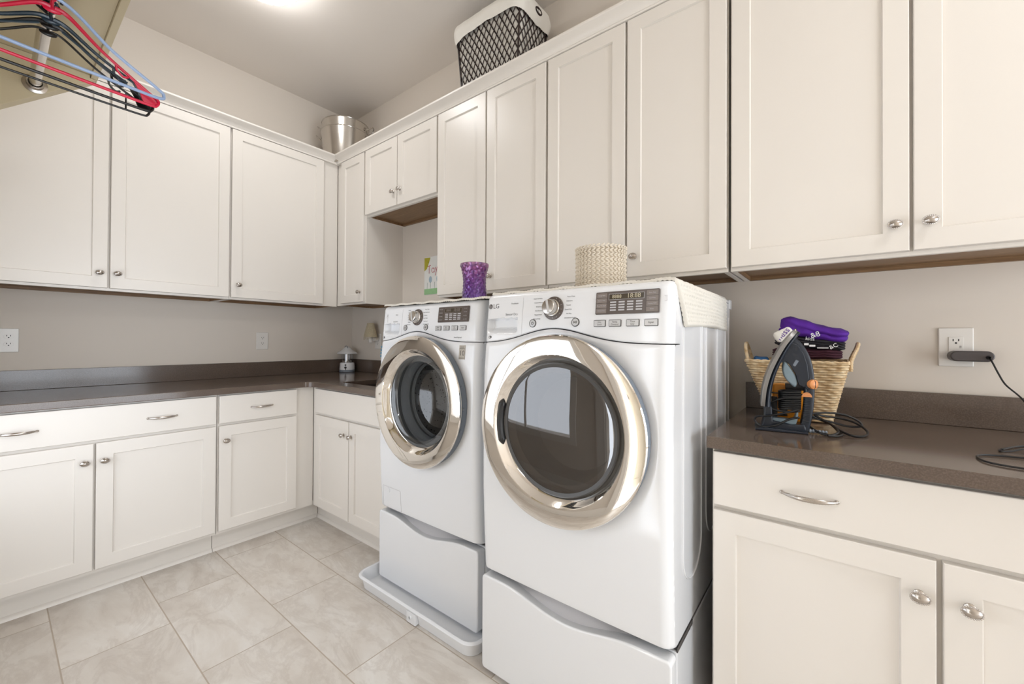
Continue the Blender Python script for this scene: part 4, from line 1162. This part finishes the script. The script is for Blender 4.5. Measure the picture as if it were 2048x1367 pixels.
# ---------------------------------------------------------------- steam iron standing on its heel
it = thing('steam_iron', 'navy steam iron with copper-coloured knob standing on its heel on the worktop', 'iron', (3.195, -0.45, ZT+0.001), 0.0, (0, 0, 0))
IR = Matrix.Rotation(0.15, 4, 'Z')
def I(x, z, y=0.0): return IR @ Vector((x-3.195, y, z-ZT-0.001))
IM = IR @ Matrix.Translation((-3.195, 0, -ZT-0.001)) @ Matrix.Rotation(PI/2, 4, 'X')
# sole: curved pointed plate
bm = new(); so = spline([(3.137, 0.990), (3.142, 1.045), (3.158, 1.105), (3.186, 1.168), (3.212, 1.205), (3.226, 1.226)], 6)
so = [(p[0], p[1]) for p in [(q.x, q.y) for q in spline([(a, b, 0) for a, b in ((3.137, 0.990), (3.142, 1.045), (3.158, 1.105), (3.186, 1.168), (3.210, 1.205), (3.226, 1.224))], 6)]]
V = []; L = len(so)
for i, (x, z) in enumerate(so):
    q = i/(L-1); w_ = 0.052*(1-q**3.2)**0.75*(0.86+0.14*min(1, q*6))+0.0015
    a, b = so[max(0, i-1)], so[min(L-1, i+1)]; tx, tz = b[0]-a[0], b[1]-a[1]; l = math.hypot(tx, tz); nx_, nz_ = tz/l, -tx/l
    th = 0.010
    V.append([bm.verts.new(I(x+nx_*o, z+nz_*o, yy)) for yy, o in ((-w_, 0.001), (-w_*0.97, -0.001), (w_*0.97, -0.001), (w_, 0.001), (w_, th), (-w_, th))])
for a, b in zip(V, V[1:]):
    for k in range(6): bm.faces.new((a[k], a[(k+1) % 6], b[(k+1) % 6], b[k]))
bm.faces.new(V[0]); bm.faces.new(V[-1][::-1])
obj('soleplate', bm, 'soleplate', it)
# skirt behind the sole (dark), follows the same outline a little narrower
def slab_along(path, widths, offs, mat, name, par=it):
    bm = new(); V = []; L = len(path)
    for i, (x, z) in enumerate(path):
        a, b = path[max(0, i-1)], path[min(L-1, i+1)]; tx, tz = b[0]-a[0], b[1]-a[1]; l = math.hypot(tx, tz); nx_, nz_ = tz/l, -tx/l
        q = i/(L-1); w_ = widths(q); o0, o1 = offs(q); n = 12; ring = []
        for k in range(n):
            an = 2*PI*k/n; c, s = math.cos(an), math.sin(an)
            yy = w_*math.copysign(abs(c)**0.5, c); oo = (o0+o1)/2+(o1-o0)/2*math.copysign(abs(s)**0.5, s)
            ring.append(bm.verts.new(I(x+nx_*oo, z+nz_*oo, yy)))
        V.append(ring)
    for a, b in zip(V, V[1:]):
        for k in range(len(a)): bm.faces.new((a[k], a[(k+1) % len(a)], b[(k+1) % len(b)], b[k]))
    bm.faces.new(V[0]); bm.faces.new(V[-1][::-1])
    return obj(name, bm, mat, par, smooth=50)
wsole = lambda q: 0.047*(1-(q*0.97)**3.2)**0.75+0.002
slab_along(so, wsole, lambda q: (0.010, 0.026-0.008*q), 'navy', 'skirt')
slab_along([(3.196, 1.178), (3.206, 1.194), (3.216, 1.210), (3.224, 1.222), (3.2265, 1.2262)], lambda q: 0.024*(1-q)+0.004, lambda q: (0.000, 0.012*(1-q)+0.004), 'nickel', 'nose')
def sp2(pts, n=6): return [(q.x, q.y) for q in spline([(a, b, 0) for a, b in pts], n)]
# handle: loops from the nose over the outside down to the heel
slab_along(sp2([(3.208, 1.190), (3.222, 1.178), (3.240, 1.150), (3.2515, 1.115), (3.257, 1.07), (3.257, 1.02), (3.253, 0.97), (3.245, 0.925), (3.242, 0.918)]),
           lambda q: 0.021-0.003*math.sin(PI*q), lambda q: (-0.019+0.004*q, 0.010), 'navy', 'handle')
obj('reservoir', (lambda b: (b))(plate([[(3.176, 1.106), (3.186, 1.132), (3.198, 1.160), (3.214, 1.184), (3.232, 1.176), (3.246, 1.150), (3.255, 1.118), (3.259, 1.075), (3.248, 1.050), (3.234, 1.058), (3.226, 1.090), (3.212, 1.116), (3.202, 1.127), (3.190, 1.122)]], 0.042, 0.002, IM)), 'navy', it)
obj('water_tank', plate([sp2([(3.196, 1.128), (3.193, 1.105), (3.198, 1.080), (3.210, 1.062), (3.224, 1.050), (3.231, 1.062), (3.226, 1.085), (3.214, 1.108), (3.203, 1.126)], 4)], 0.036, 0.005, IM), 'bluegrey', it)
bm = plate([[(3.140, 0.916), (3.250, 0.9165), (3.252, 0.93), (3.246, 0.942), (3.215, 0.938), (3.168, 0.946), (3.166, 0.985), (3.160, 0.998), (3.146, 0.992), (3.145, 0.955), (3.138, 0.928)]], 0.060, 0.005, IM)
obj('heel', bm, 'navy', it)
obj('heel_pad', plate([[(3.122, 0.9155), (3.255, 0.9155), (3.255, 0.921), (3.150, 0.926), (3.122, 0.921)]], 0.088, 0.002, IM), 'navy', it)
obj('inner_trim', plate([sp2([(3.160, 0.945), (3.205, 0.938), (3.228, 0.940), (3.234, 0.985), (3.237, 1.030), (3.2345, 1.030), (3.229, 0.985), (3.222, 0.953), (3.195, 0.953), (3.165, 0.952)], 3)], 0.034, 0.002, IM), 'bluegrey', it)
bm = new()
for k in range(18):
    z = 0.945+k*0.0052; x = 3.2515+0.004*min(1, (z-0.93)/0.06)
    tube(bm, [I(x+0.006-0.001, z, yy) for yy in (-0.0185, -0.012, 0, 0.012, 0.0185)], 0.0013, 5)
    tube(bm, [I(x+dx_, z, -0.0205) for dx_ in (-0.010, 0.0, 0.006)], 0.0011, 5)
obj('grip_ribs', bm, 'navy', it)
bm = new(); kc = I(3.268, 1.061, -0.020); kd = (IR.to_3x3() @ Vector((0.60, -0.80, 0))).normalized()
KM = Matrix.Translation(kc) @ kd.to_track_quat('Z', 'Y').to_matrix().to_4x4()
lathe(bm, [(0.0125, -0.008), (0.0145, 0.0), (0.0135, 0.005), (0.009, 0.008), (0, 0.009)], 28, KM); kn = obj('control_knob', bm, 'copper', it)
bm = new(); tube(bm, [KM @ Vector(p) for p in ((0, -0.0145, 0.003), (0, -0.008, 0.0088), (0, 0.008, 0.0088), (0, 0.0145, 0.003))], 0.0009, 5); obj('knob_line', bm, 'black', kn)
obj('collar', plate([[(3.243, 1.075), (3.262, 1.080), (3.270, 1.070), (3.268, 1.050), (3.256, 1.040), (3.247, 1.055)]], 0.040, 0.004, IM), 'navy', it)
bm = new(); vs_ = [I(3.2535+0.0125*math.cos(a), 1.0225+0.014*math.sin(a), -0.0215) for a in [PI*i/10 for i in range(11)]]
bmesh.ops.contextual_create(bm, geom=[bm.verts.new(v) for v in vs_]); r_ = bmesh.ops.extrude_face_region(bm, geom=bm.faces[:]); bmesh.ops.translate(bm, vec=IR.to_3x3() @ Vector((0.0, 0.004, 0)), verts=[g_ for g_ in r_['geom'] if isinstance(g_, bmesh.types.BMVert)])
obj('trigger', bm, 'copper', it)
bm = new(); box(bm, -0.0045, 0.0045, -0.0225, -0.0195, -0.010, 0.010, bev=0.002); bmesh.ops.transform(bm, matrix=Matrix.Translation(I(3.229, 1.122)) @ Matrix.Rotation(0.5, 4, 'Y'), verts=bm.verts)
obj('steam_button', bm, 'grey_plastic', it)
# cord gland and the loose black cord
bm = new()
for k in range(6): p0 = I(3.262+k*0.0075, 0.9225, -0.016); ell(bm, p0, 0.0045, 0.0062-0.0003*k, 0.0062-0.0003*k, None, 10, 8)
obj('cord_sleeve', bm, 'grey_plastic', it)
wl = Vector((3.195, -0.45, ZT+0.001))
bm = new()
def cable(pts, r=0.0032, n=10, off=wl): tube(bm, [Vector(p)-off for p in spline(pts, n)], r, 7)
z = ZT+0.0045
cable([(3.305, -0.492, z+0.002), (3.325, -0.475, z), (3.338, -0.440, z), (3.330, -0.400, z), (3.315, -0.36, z+0.01), (3.290, -0.345, z+0.024), (3.262, -0.370, z+0.035), (3.25, -0.42, z+0.045),
       (3.252, -0.39, z+0.05), (3.290, -0.335, z+0.034), (3.335, -0.315, z+0.028), (3.372, -0.33, z+0.02), (3.395, -0.37, z+0.006), (3.388, -0.42, z), (3.362, -0.44, z), (3.335, -0.415, z+0.006), (3.318, -0.37, z+0.012), (3.295, -0.355, z+0.02), (3.26, -0.36, z+0.033)])
cable([(3.26, -0.40, z+0.045), (3.30, -0.36, z+0.048), (3.345, -0.33, z+0.042), (3.378, -0.325, z+0.026), (3.383, -0.33, z+0.012), (3.352, -0.335, z+0.009), (3.315, -0.345, z+0.018), (3.27, -0.37, z+0.028), (3.25, -0.43, z+0.03)])
cable([(3.25, -0.42, z+0.022), (3.275, -0.455, z+0.006), (3.305, -0.475, z), (3.328, -0.452, z+0.006), (3.322, -0.41, z+0.014), (3.30, -0.375, z+0.022), (3.27, -0.37, z+0.04)])
# loop in front of the body and turns round the handle opening
cable([(3.235, -0.478, 0.985), (3.200, -0.490, 0.972), (3.160, -0.492, 0.960), (3.132, -0.488, 0.955), (3.126, -0.486, 0.940), (3.145, -0.490, 0.926), (3.180, -0.492, 0.934), (3.215, -0.482, 0.955), (3.238, -0.474, 0.962)])
cable([(3.240, -0.466, 1.020), (3.205, -0.474, 1.017), (3.176, -0.476, 1.006), (3.164, -0.474, 0.990), (3.175, -0.477, 0.979), (3.21, -0.476, 0.976), (3.240, -0.470, 0.980)])
for k in range(9):
    zz = 0.984+k*0.0062; cable([(3.242, -0.463, zz+0.002), (3.215, -0.469+0.001*(k % 2), zz), (3.190, -0.462, zz-0.001), (3.186, -0.44, zz), (3.20, -0.425, zz+0.001), (3.24, -0.43, zz+0.002)], 0.0032, 6)
obj('cord', bm, 'rubber', it)

# orange case behind the iron
t = thing('plastic_case', 'small orange and black plastic case seen through the handle of the iron', 'case', (3.205, -0.375, ZT+0.001), 0.1, (0, 0, 0))
bm = new(); box(bm, -0.045, 0.04, -0.022, 0.022, 0.0, 0.135, bev=0.008); obj('shell', bm, 'orange', t)
bm = new(); box(bm, -0.047, 0.042, -0.024, 0.024, 0.104, 0.108, bev=0.001)
box(bm, -0.0475, -0.030, -0.0245, 0.0, 0.03, 0.095, bev=0.003); box(bm, -0.01, 0.043, -0.025, 0.02, 0.118, 0.138, bev=0.003)
for k in range(4): box(bm, -0.026, -0.004, -0.0245, -0.02, 0.035+k*0.015, 0.041+k*0.015, bev=0.001)
obj('black_ribs', bm, 'black', t)

# ---------------------------------------------------------------- charger in the right outlet and its cord
t = thing('phone_charger', 'flat dark grey plug-in charger in the right outlet with its black cord on the worktop', 'charger', (3.66, -0.035, 1.143), 0, (0, 0, 0))
bm = plate([rrect(-0.049, 0.046, -0.0165, 0.0165, 0.0163, 8)], 0.056, 0.004, Matrix.Translation((0, 0, 0)) @ Matrix.Rotation(PI/2, 4, 'X'))
ch = obj('charger_body', bm, 'charger', t)
bm = new()
for dx_ in (-0.034, -0.022): box(bm, dx_-0.001, dx_+0.001, 0.026, 0.036, -0.003, 0.003)
obj('prongs', bm, 'nickel', ch)
bm = new(); wl = Vector((3.66, -0.035, 1.143))
lathe(bm, [(0.0, 0.0), (0.006, 0.0), (0.006, 0.006), (0.003, 0.014)], 12, Matrix.Translation((0.032, -0.028, -0.003)) @ Matrix.Rotation(PI/2, 4, 'X'))
cable([(3.692, -0.064, 1.140), (3.696, -0.078, 1.128), (3.709, -0.082, 1.09), (3.722, -0.085, 1.06), (3.748, -0.10, 1.025), (3.764, -0.13, 0.985), (3.764, -0.17, 0.945), (3.750, -0.215, 0.922),
       (3.722, -0.275, ZT+0.003), (3.680, -0.33, ZT+0.003), (3.648, -0.385, ZT+0.003), (3.644, -0.41, ZT+0.003), (3.665, -0.39, ZT+0.003), (3.70, -0.36, ZT+0.008), (3.75, -0.35, ZT+0.003), (3.80, -0.40, ZT+0.003), (3.80, -0.46, ZT+0.004), (3.74, -0.455, ZT+0.003), (3.67, -0.465, ZT+0.003),
       (3.62, -0.475, ZT+0.003), (3.592, -0.495, ZT+0.003), (3.583, -0.53, ZT+0.003), (3.592, -0.57, ZT+0.003), (3.630, -0.59, ZT+0.003), (3.70, -0.59, ZT+0.003), (3.80, -0.58, ZT+0.003), (3.87, -0.55, ZT+0.003)], 0.0022, 8, wl)
cable([(3.648, -0.40, ZT+0.006), (3.69, -0.345, ZT+0.010), (3.735, -0.345, ZT+0.014), (3.78, -0.40, ZT+0.006), (3.82, -0.46, ZT+0.003), (3.86, -0.50, ZT+0.003)], 0.0022, 8, wl)
obj('cord', bm, 'rubber', t)

# ---------------------------------------------------------------- on top of the wall cabinets
ZC = 2.5312
bt = thing('laundry_basket', 'tall dark wicker laundry basket with white cloth liner on top of the cabinets', 'basket', (1.85, -0.20, ZC), 0, (0, 0, 0))
def lb(f_, z, off=0.0):
    f = z/0.42; px, py_ = rrp(f_, 0.205+0.030*f+off, 0.115+0.022*f+off, 0.035+off)
    return Vector((px, py_+0.003, z+0.001))
def la(f): return f
NL = 38
bm = new()
for i in range(NL):
    for s in (-1, 1):
        for o_ in (-0.05, 0.05):
            tube(bm, [lb((i+o_+(0.25 if s > 0 else 0)+s*5.6*k/14)/NL, 0.06+0.33*k/14, 0.0022*s+0.001*math.sin(k*3)) for k in range(15)], 0.0019, 4, cap=False)
for k in range(9): tube(bm, [lb(la(i/120), 0.005+k*0.0075, 0.001+0.0018*math.sin(i*PI/2+k*PI)) for i in range(120)], 0.0042, 5, closed=True)
tube(bm, [lb(la(i/120), 0.395, 0.001) for i in range(120)], 0.008, 6, closed=True)
for c in (0.089, 0.411, 0.589, 0.911): tube(bm, [lb(c, 0.02+0.37*k/6, 0.001) for k in range(7)], 0.0048, 5)
obj('wicker_frame', bm, 'dwick', bt)
bm = new()
grid(bm, 96, 10, lambda u, v: lb(la(u), 0.01+0.37*v, -0.008+0.002*math.sin(u*90)))
bm.faces.new([v for v in bm.verts if False] or [bm.verts.new(lb(la(i/40), 0.006, -0.01)) for i in range(40)])
obj('inner_lining', bm, 'linen', bt)
bm = new()
def cuff(u, v):
    a = la(u); P0 = lb(a, 0, 0)
    arch = 0.030*(abs(P0.x)/0.24)**2+0.012*math.cos(P0.y*20)
    zl = 0.345-arch+0.003*math.sin(u*60); zh = 0.425
    if v < 0.7: z = zl+(zh-zl)*v/0.7; off = 0.010+0.012*math.sin(PI*min(1, v/0.7))*0.9+0.004*noise.noise(Vector((u*30, v*3, 0)))
    else: q = (v-0.7)/0.3; z = zh+0.008*math.sin(PI*q)-0.05*q*q; off = 0.010-0.02*q
    return lb(a, z, off)
grid(bm, 160, 16, cuff)
obj('cloth_liner', bm, 'linen', bt, smooth=80)
bm = new(); hp = [lb(0, 0.378, 0.020)+Vector((0.0, 0.026*math.cos(a), 0.014*math.sin(a))) for a in [2*PI*i/18 for i in range(18)]]
tube(bm, hp, 0.0055, 6, closed=True); obj('handle', bm, 'dwick', bt)

def tub(label, z, hgt, r, cx, cy, ha):
    t = thing('steel_tub', label, 'tub', (cx, cy, z), 0, (0, 0, 0))
    bm = new(); lathe(bm, [(0, 0.004), (r*0.80, 0.004), (r*0.82, 0.0), (r*0.84, 0.006), (r*0.90, hgt*0.5), (r*0.985, hgt-0.004), (r*0.965, hgt-0.004), (r*0.885, hgt*0.5), (r*0.82, 0.012), (0, 0.012)], 64)
    obj('tub_body', bm, 'steel', t)
    bm = new(); lathe(bm, [(r*0.98+0.004*math.cos(a), hgt-0.003+0.004*math.sin(a)) for a in [2*PI*i/8 for i in range(9)]], 64); obj('rolled_rim', bm, 'steel', t)
    for s in (0, PI):
        a = ha+s; d_ = Vector((math.cos(a), math.sin(a), 0)); sd = Vector((-d_.y, d_.x, 0)); bm = new()
        pts = spline([d_*(r*0.955)+sd*0.038+Vector((0, 0, hgt-0.045)), d_*(r+0.018)+sd*0.036+Vector((0, 0, hgt-0.035)), d_*(r+0.038)+sd*0.018+Vector((0, 0, hgt-0.012)), d_*(r+0.038)-sd*0.018+Vector((0, 0, hgt-0.012)),
                      d_*(r+0.018)-sd*0.036+Vector((0, 0, hgt-0.035)), d_*(r*0.955)-sd*0.038+Vector((0, 0, hgt-0.045))], 6)
        tube(bm, pts, 0.0042, 7); obj('handle', bm, 'steel', t)
    return t
TX, TY = 0.262, -0.222
tub('round stainless steel tub on the cabinets in the corner, the lower of the nested pair', ZC+0.001, 0.275, 0.186, TX, TY, PI*1.22)
tub('stainless steel tub nested inside the other one, its rim standing higher', ZC+0.072, 0.275, 0.177, TX, TY, PI*1.22)

# ---------------------------------------------------------------- hanging shelf with rod and hangers (upper left, above the camera's side)
t = thing('closet_shelf', 'tan painted wall shelf on an angled end bracket, above the hangers', 'shelf', (1.10, RY, 1.90), 0, (0, 0, 0))
O = Vector((1.10, RY, 1.90)); OM = Matrix.Translation(-O)
SZ = 2.185; SX1 = 2.36; YF = -1.712
bm = bx(1.053, SX1, RY+0.001, YF-0.0185, SZ, SZ+0.019, bev=0.001); bmesh.ops.transform(bm, matrix=OM, verts=bm.verts); obj('shelf_board', bm, 'shelf', t)
bm = bx(1.053, SX1, YF-0.018, YF, SZ-0.012, SZ+0.022, bev=0.0015); bmesh.ops.transform(bm, matrix=OM, verts=bm.verts); obj('front_lip', bm, 'shelf', t)
def panel(x0, x1):
    lp = [(YF-0.02, SZ-0.001), (RY+0.001, SZ-0.001), (RY+0.001, 1.875), (-1.965, 1.955), (YF-0.004, SZ-0.013), (YF-0.02, SZ-0.013)]
    b = plate([lp], x1-x0, 0.0015, OM @ Matrix.Translation(((x0+x1)/2, 0, 0)) @ Matrix(((0, 0, 1, 0), (1, 0, 0, 0), (0, 1, 0, 0), (0, 0, 0, 1))))
    return b
obj('end_bracket', panel(1.052, 1.102), 'shelf', t); obj('end_bracket', panel(SX1-0.03, SX1), 'shelf', t)
RYc, RZ = -1.868, 2.08
t = thing('closet_rod', 'chrome hanging rod below the tan shelf', 'rod', (1.103, RYc, RZ), 0, (0, 0, 0))
MX = Matrix.Rotation(PI/2, 4, 'Y')
bm = new(); lathe(bm, [(0.0155, 0.004), (0.0155, SX1-0.03-1.103-0.002)], 28, MX, cap=True); obj('pole', bm, 'steel', t)
bm = new(); lathe(bm, [(0, 0.0), (0.031, 0.0), (0.031, 0.004), (0.022, 0.006), (0.021, 0.022), (0.018, 0.022), (0.018, 0.006)], 32, MX); obj('flange', bm, 'nickel', t)

def hanger(kind, mat, x, label, yaw, half, rise, drop, y0=RYc):
    """built hanging from the rod: local origin on the rod's axis, arms along local y"""
    t = thing('clothes_hanger', label, 'hanger', (x, y0, RZ), 0, (0, 0, 0), None)
    Rm = Matrix.Rotation(yaw, 4, 'Z')
    hk = new(); r = 0.021
    pts = [(0, r*math.cos(a), r*math.sin(a)) for a in [PI*1.08-PI*1.20*i/16 for i in range(17)]]
    pts = pts[::-1][::-1]
    pts = [(0, -p[1], p[2]) for p in pts]
    pts += [(0, 0.010, -0.030), (0, 0.0, -0.045), (0, 0.0, rise)]
    pts = spline([Vector(p) for p in pts], 3)
    rr = {'tube': 0.0042, 'flat': 0.0036, 'wire': 0.0032}[kind]
    tube(hk, [Rm @ Vector(p) for p in pts], rr, 8)
    obj('hook', hk, mat, t)
    bm = new(); dz = drop
    if kind == 'tube':
        loop = spline([(0, 0, rise), (0, half*0.5, rise+(dz-rise)*0.52), (0, half*0.93, dz+0.016), (0, half, dz+0.002), (0, half*0.95, dz-0.010), (0, half*0.6, dz-0.012), (0, 0, dz-0.013),
                       (0, -half*0.6, dz-0.012), (0, -half*0.95, dz-0.010), (0, -half, dz+0.002), (0, -half*0.93, dz+0.016), (0, -half*0.5, rise+(dz-rise)*0.52)], 8, closed=True)
        tube(bm, [Rm @ p for p in loop], 0.0042, 8, closed=True)
    else:
        R0 = 0.0048 if kind == 'flat' else 0.0032
        for s in (-1, 1):
            arm = spline([(0, s*0.004, rise+0.004), (0, s*0.03, rise-0.002), (0, s*half*0.45, rise+(dz-rise)*0.42), (0, s*half*0.88, dz+0.020), (0, s*half*0.99, dz+0.006), (0, s*half*0.975, dz-0.010), (0, s*half*0.90, dz-0.015), (0, s*half*0.5, dz-0.016), (0, 0, dz-0.016)], 8)
            tube(bm, [Rm @ p for p in arm], (lambda q: R0*(1.35-0.5*min(1, q*4))) if kind == 'flat' else R0, 8)
            if kind == 'flat':      # web at the shoulder end and the notch hook under the arm
                lp = sp2([(half*0.72, dz+0.040), (half*0.90, dz+0.014), (half*0.975, dz), (half*0.96, dz-0.012), (half*0.86, dz-0.015), (half*0.82, dz-0.006), (half*0.80, dz+0.010)], 3)
                b2 = plate([[(s*a, b) for a, b in lp]], 0.0035, 0.0005, Rm @ Matrix(((0, 0, 1, 0), (1, 0, 0, 0), (0, 1, 0, 0), (0, 0, 0, 1))))
                me = bpy.data.meshes.new('x'); b2.to_mesh(me); b2.free(); bm.from_mesh(me); bpy.data.meshes.remove(me)
            hb = spline([(0, s*half*0.56, rise+(dz-rise)*0.54), (0, s*half*0.57, rise+(dz-rise)*0.54-0.014), (0, s*half*0.63, rise+(dz-rise)*0.54-0.026), (0, s*half*0.68, rise+(dz-rise)*0.54-0.022)], 5)
            tube(bm, [Rm @ p for p in hb], 0.0028, 6)
            lo = spline([(0, s*0.02, rise-0.018), (0, s*half*0.42, rise+(dz-rise)*0.42-0.013), (0, s*half*0.70, rise+(dz-rise)*0.68-0.012)], 6)
            if mat == 'teal': tube(bm, [Rm @ p for p in lo], 0.0028, 6)
        ell(bm, Rm @ Vector((0, 0, rise-0.002)), 0.0045, 0.017, 0.008)
        if kind == 'wire':
            for s in (-1, 1): tube(bm, [Rm @ Vector(p) for p in ((0, s*half*0.74, dz+0.034), (0, s*half*0.74, dz-0.016))], 0.0022, 6)
    obj('arms', bm, mat, t)
hanger('wire', 'blackh', 1.652, 'thin black plastic hanger, farthest left and lowest on the rod', 0.05, 0.212, -0.070, -0.190)
hanger('flat', 'blackh', 1.702, 'black plastic hanger between the thin black one and the teal one', 0.07, 0.212, -0.075, -0.192)
hanger('flat', 'teal', 1.736, 'dark teal plastic hanger just behind the red one', 0.08, 0.212, -0.077, -0.184)
hanger('flat', 'red', 1.772, 'bright red plastic hanger on the rod', 0.09, 0.213, -0.066, -0.200)
hanger('tube', 'blue', 1.820, 'light blue tubular plastic hanger, nearest on the rod', 0.10, 0.215, -0.060, -0.196)
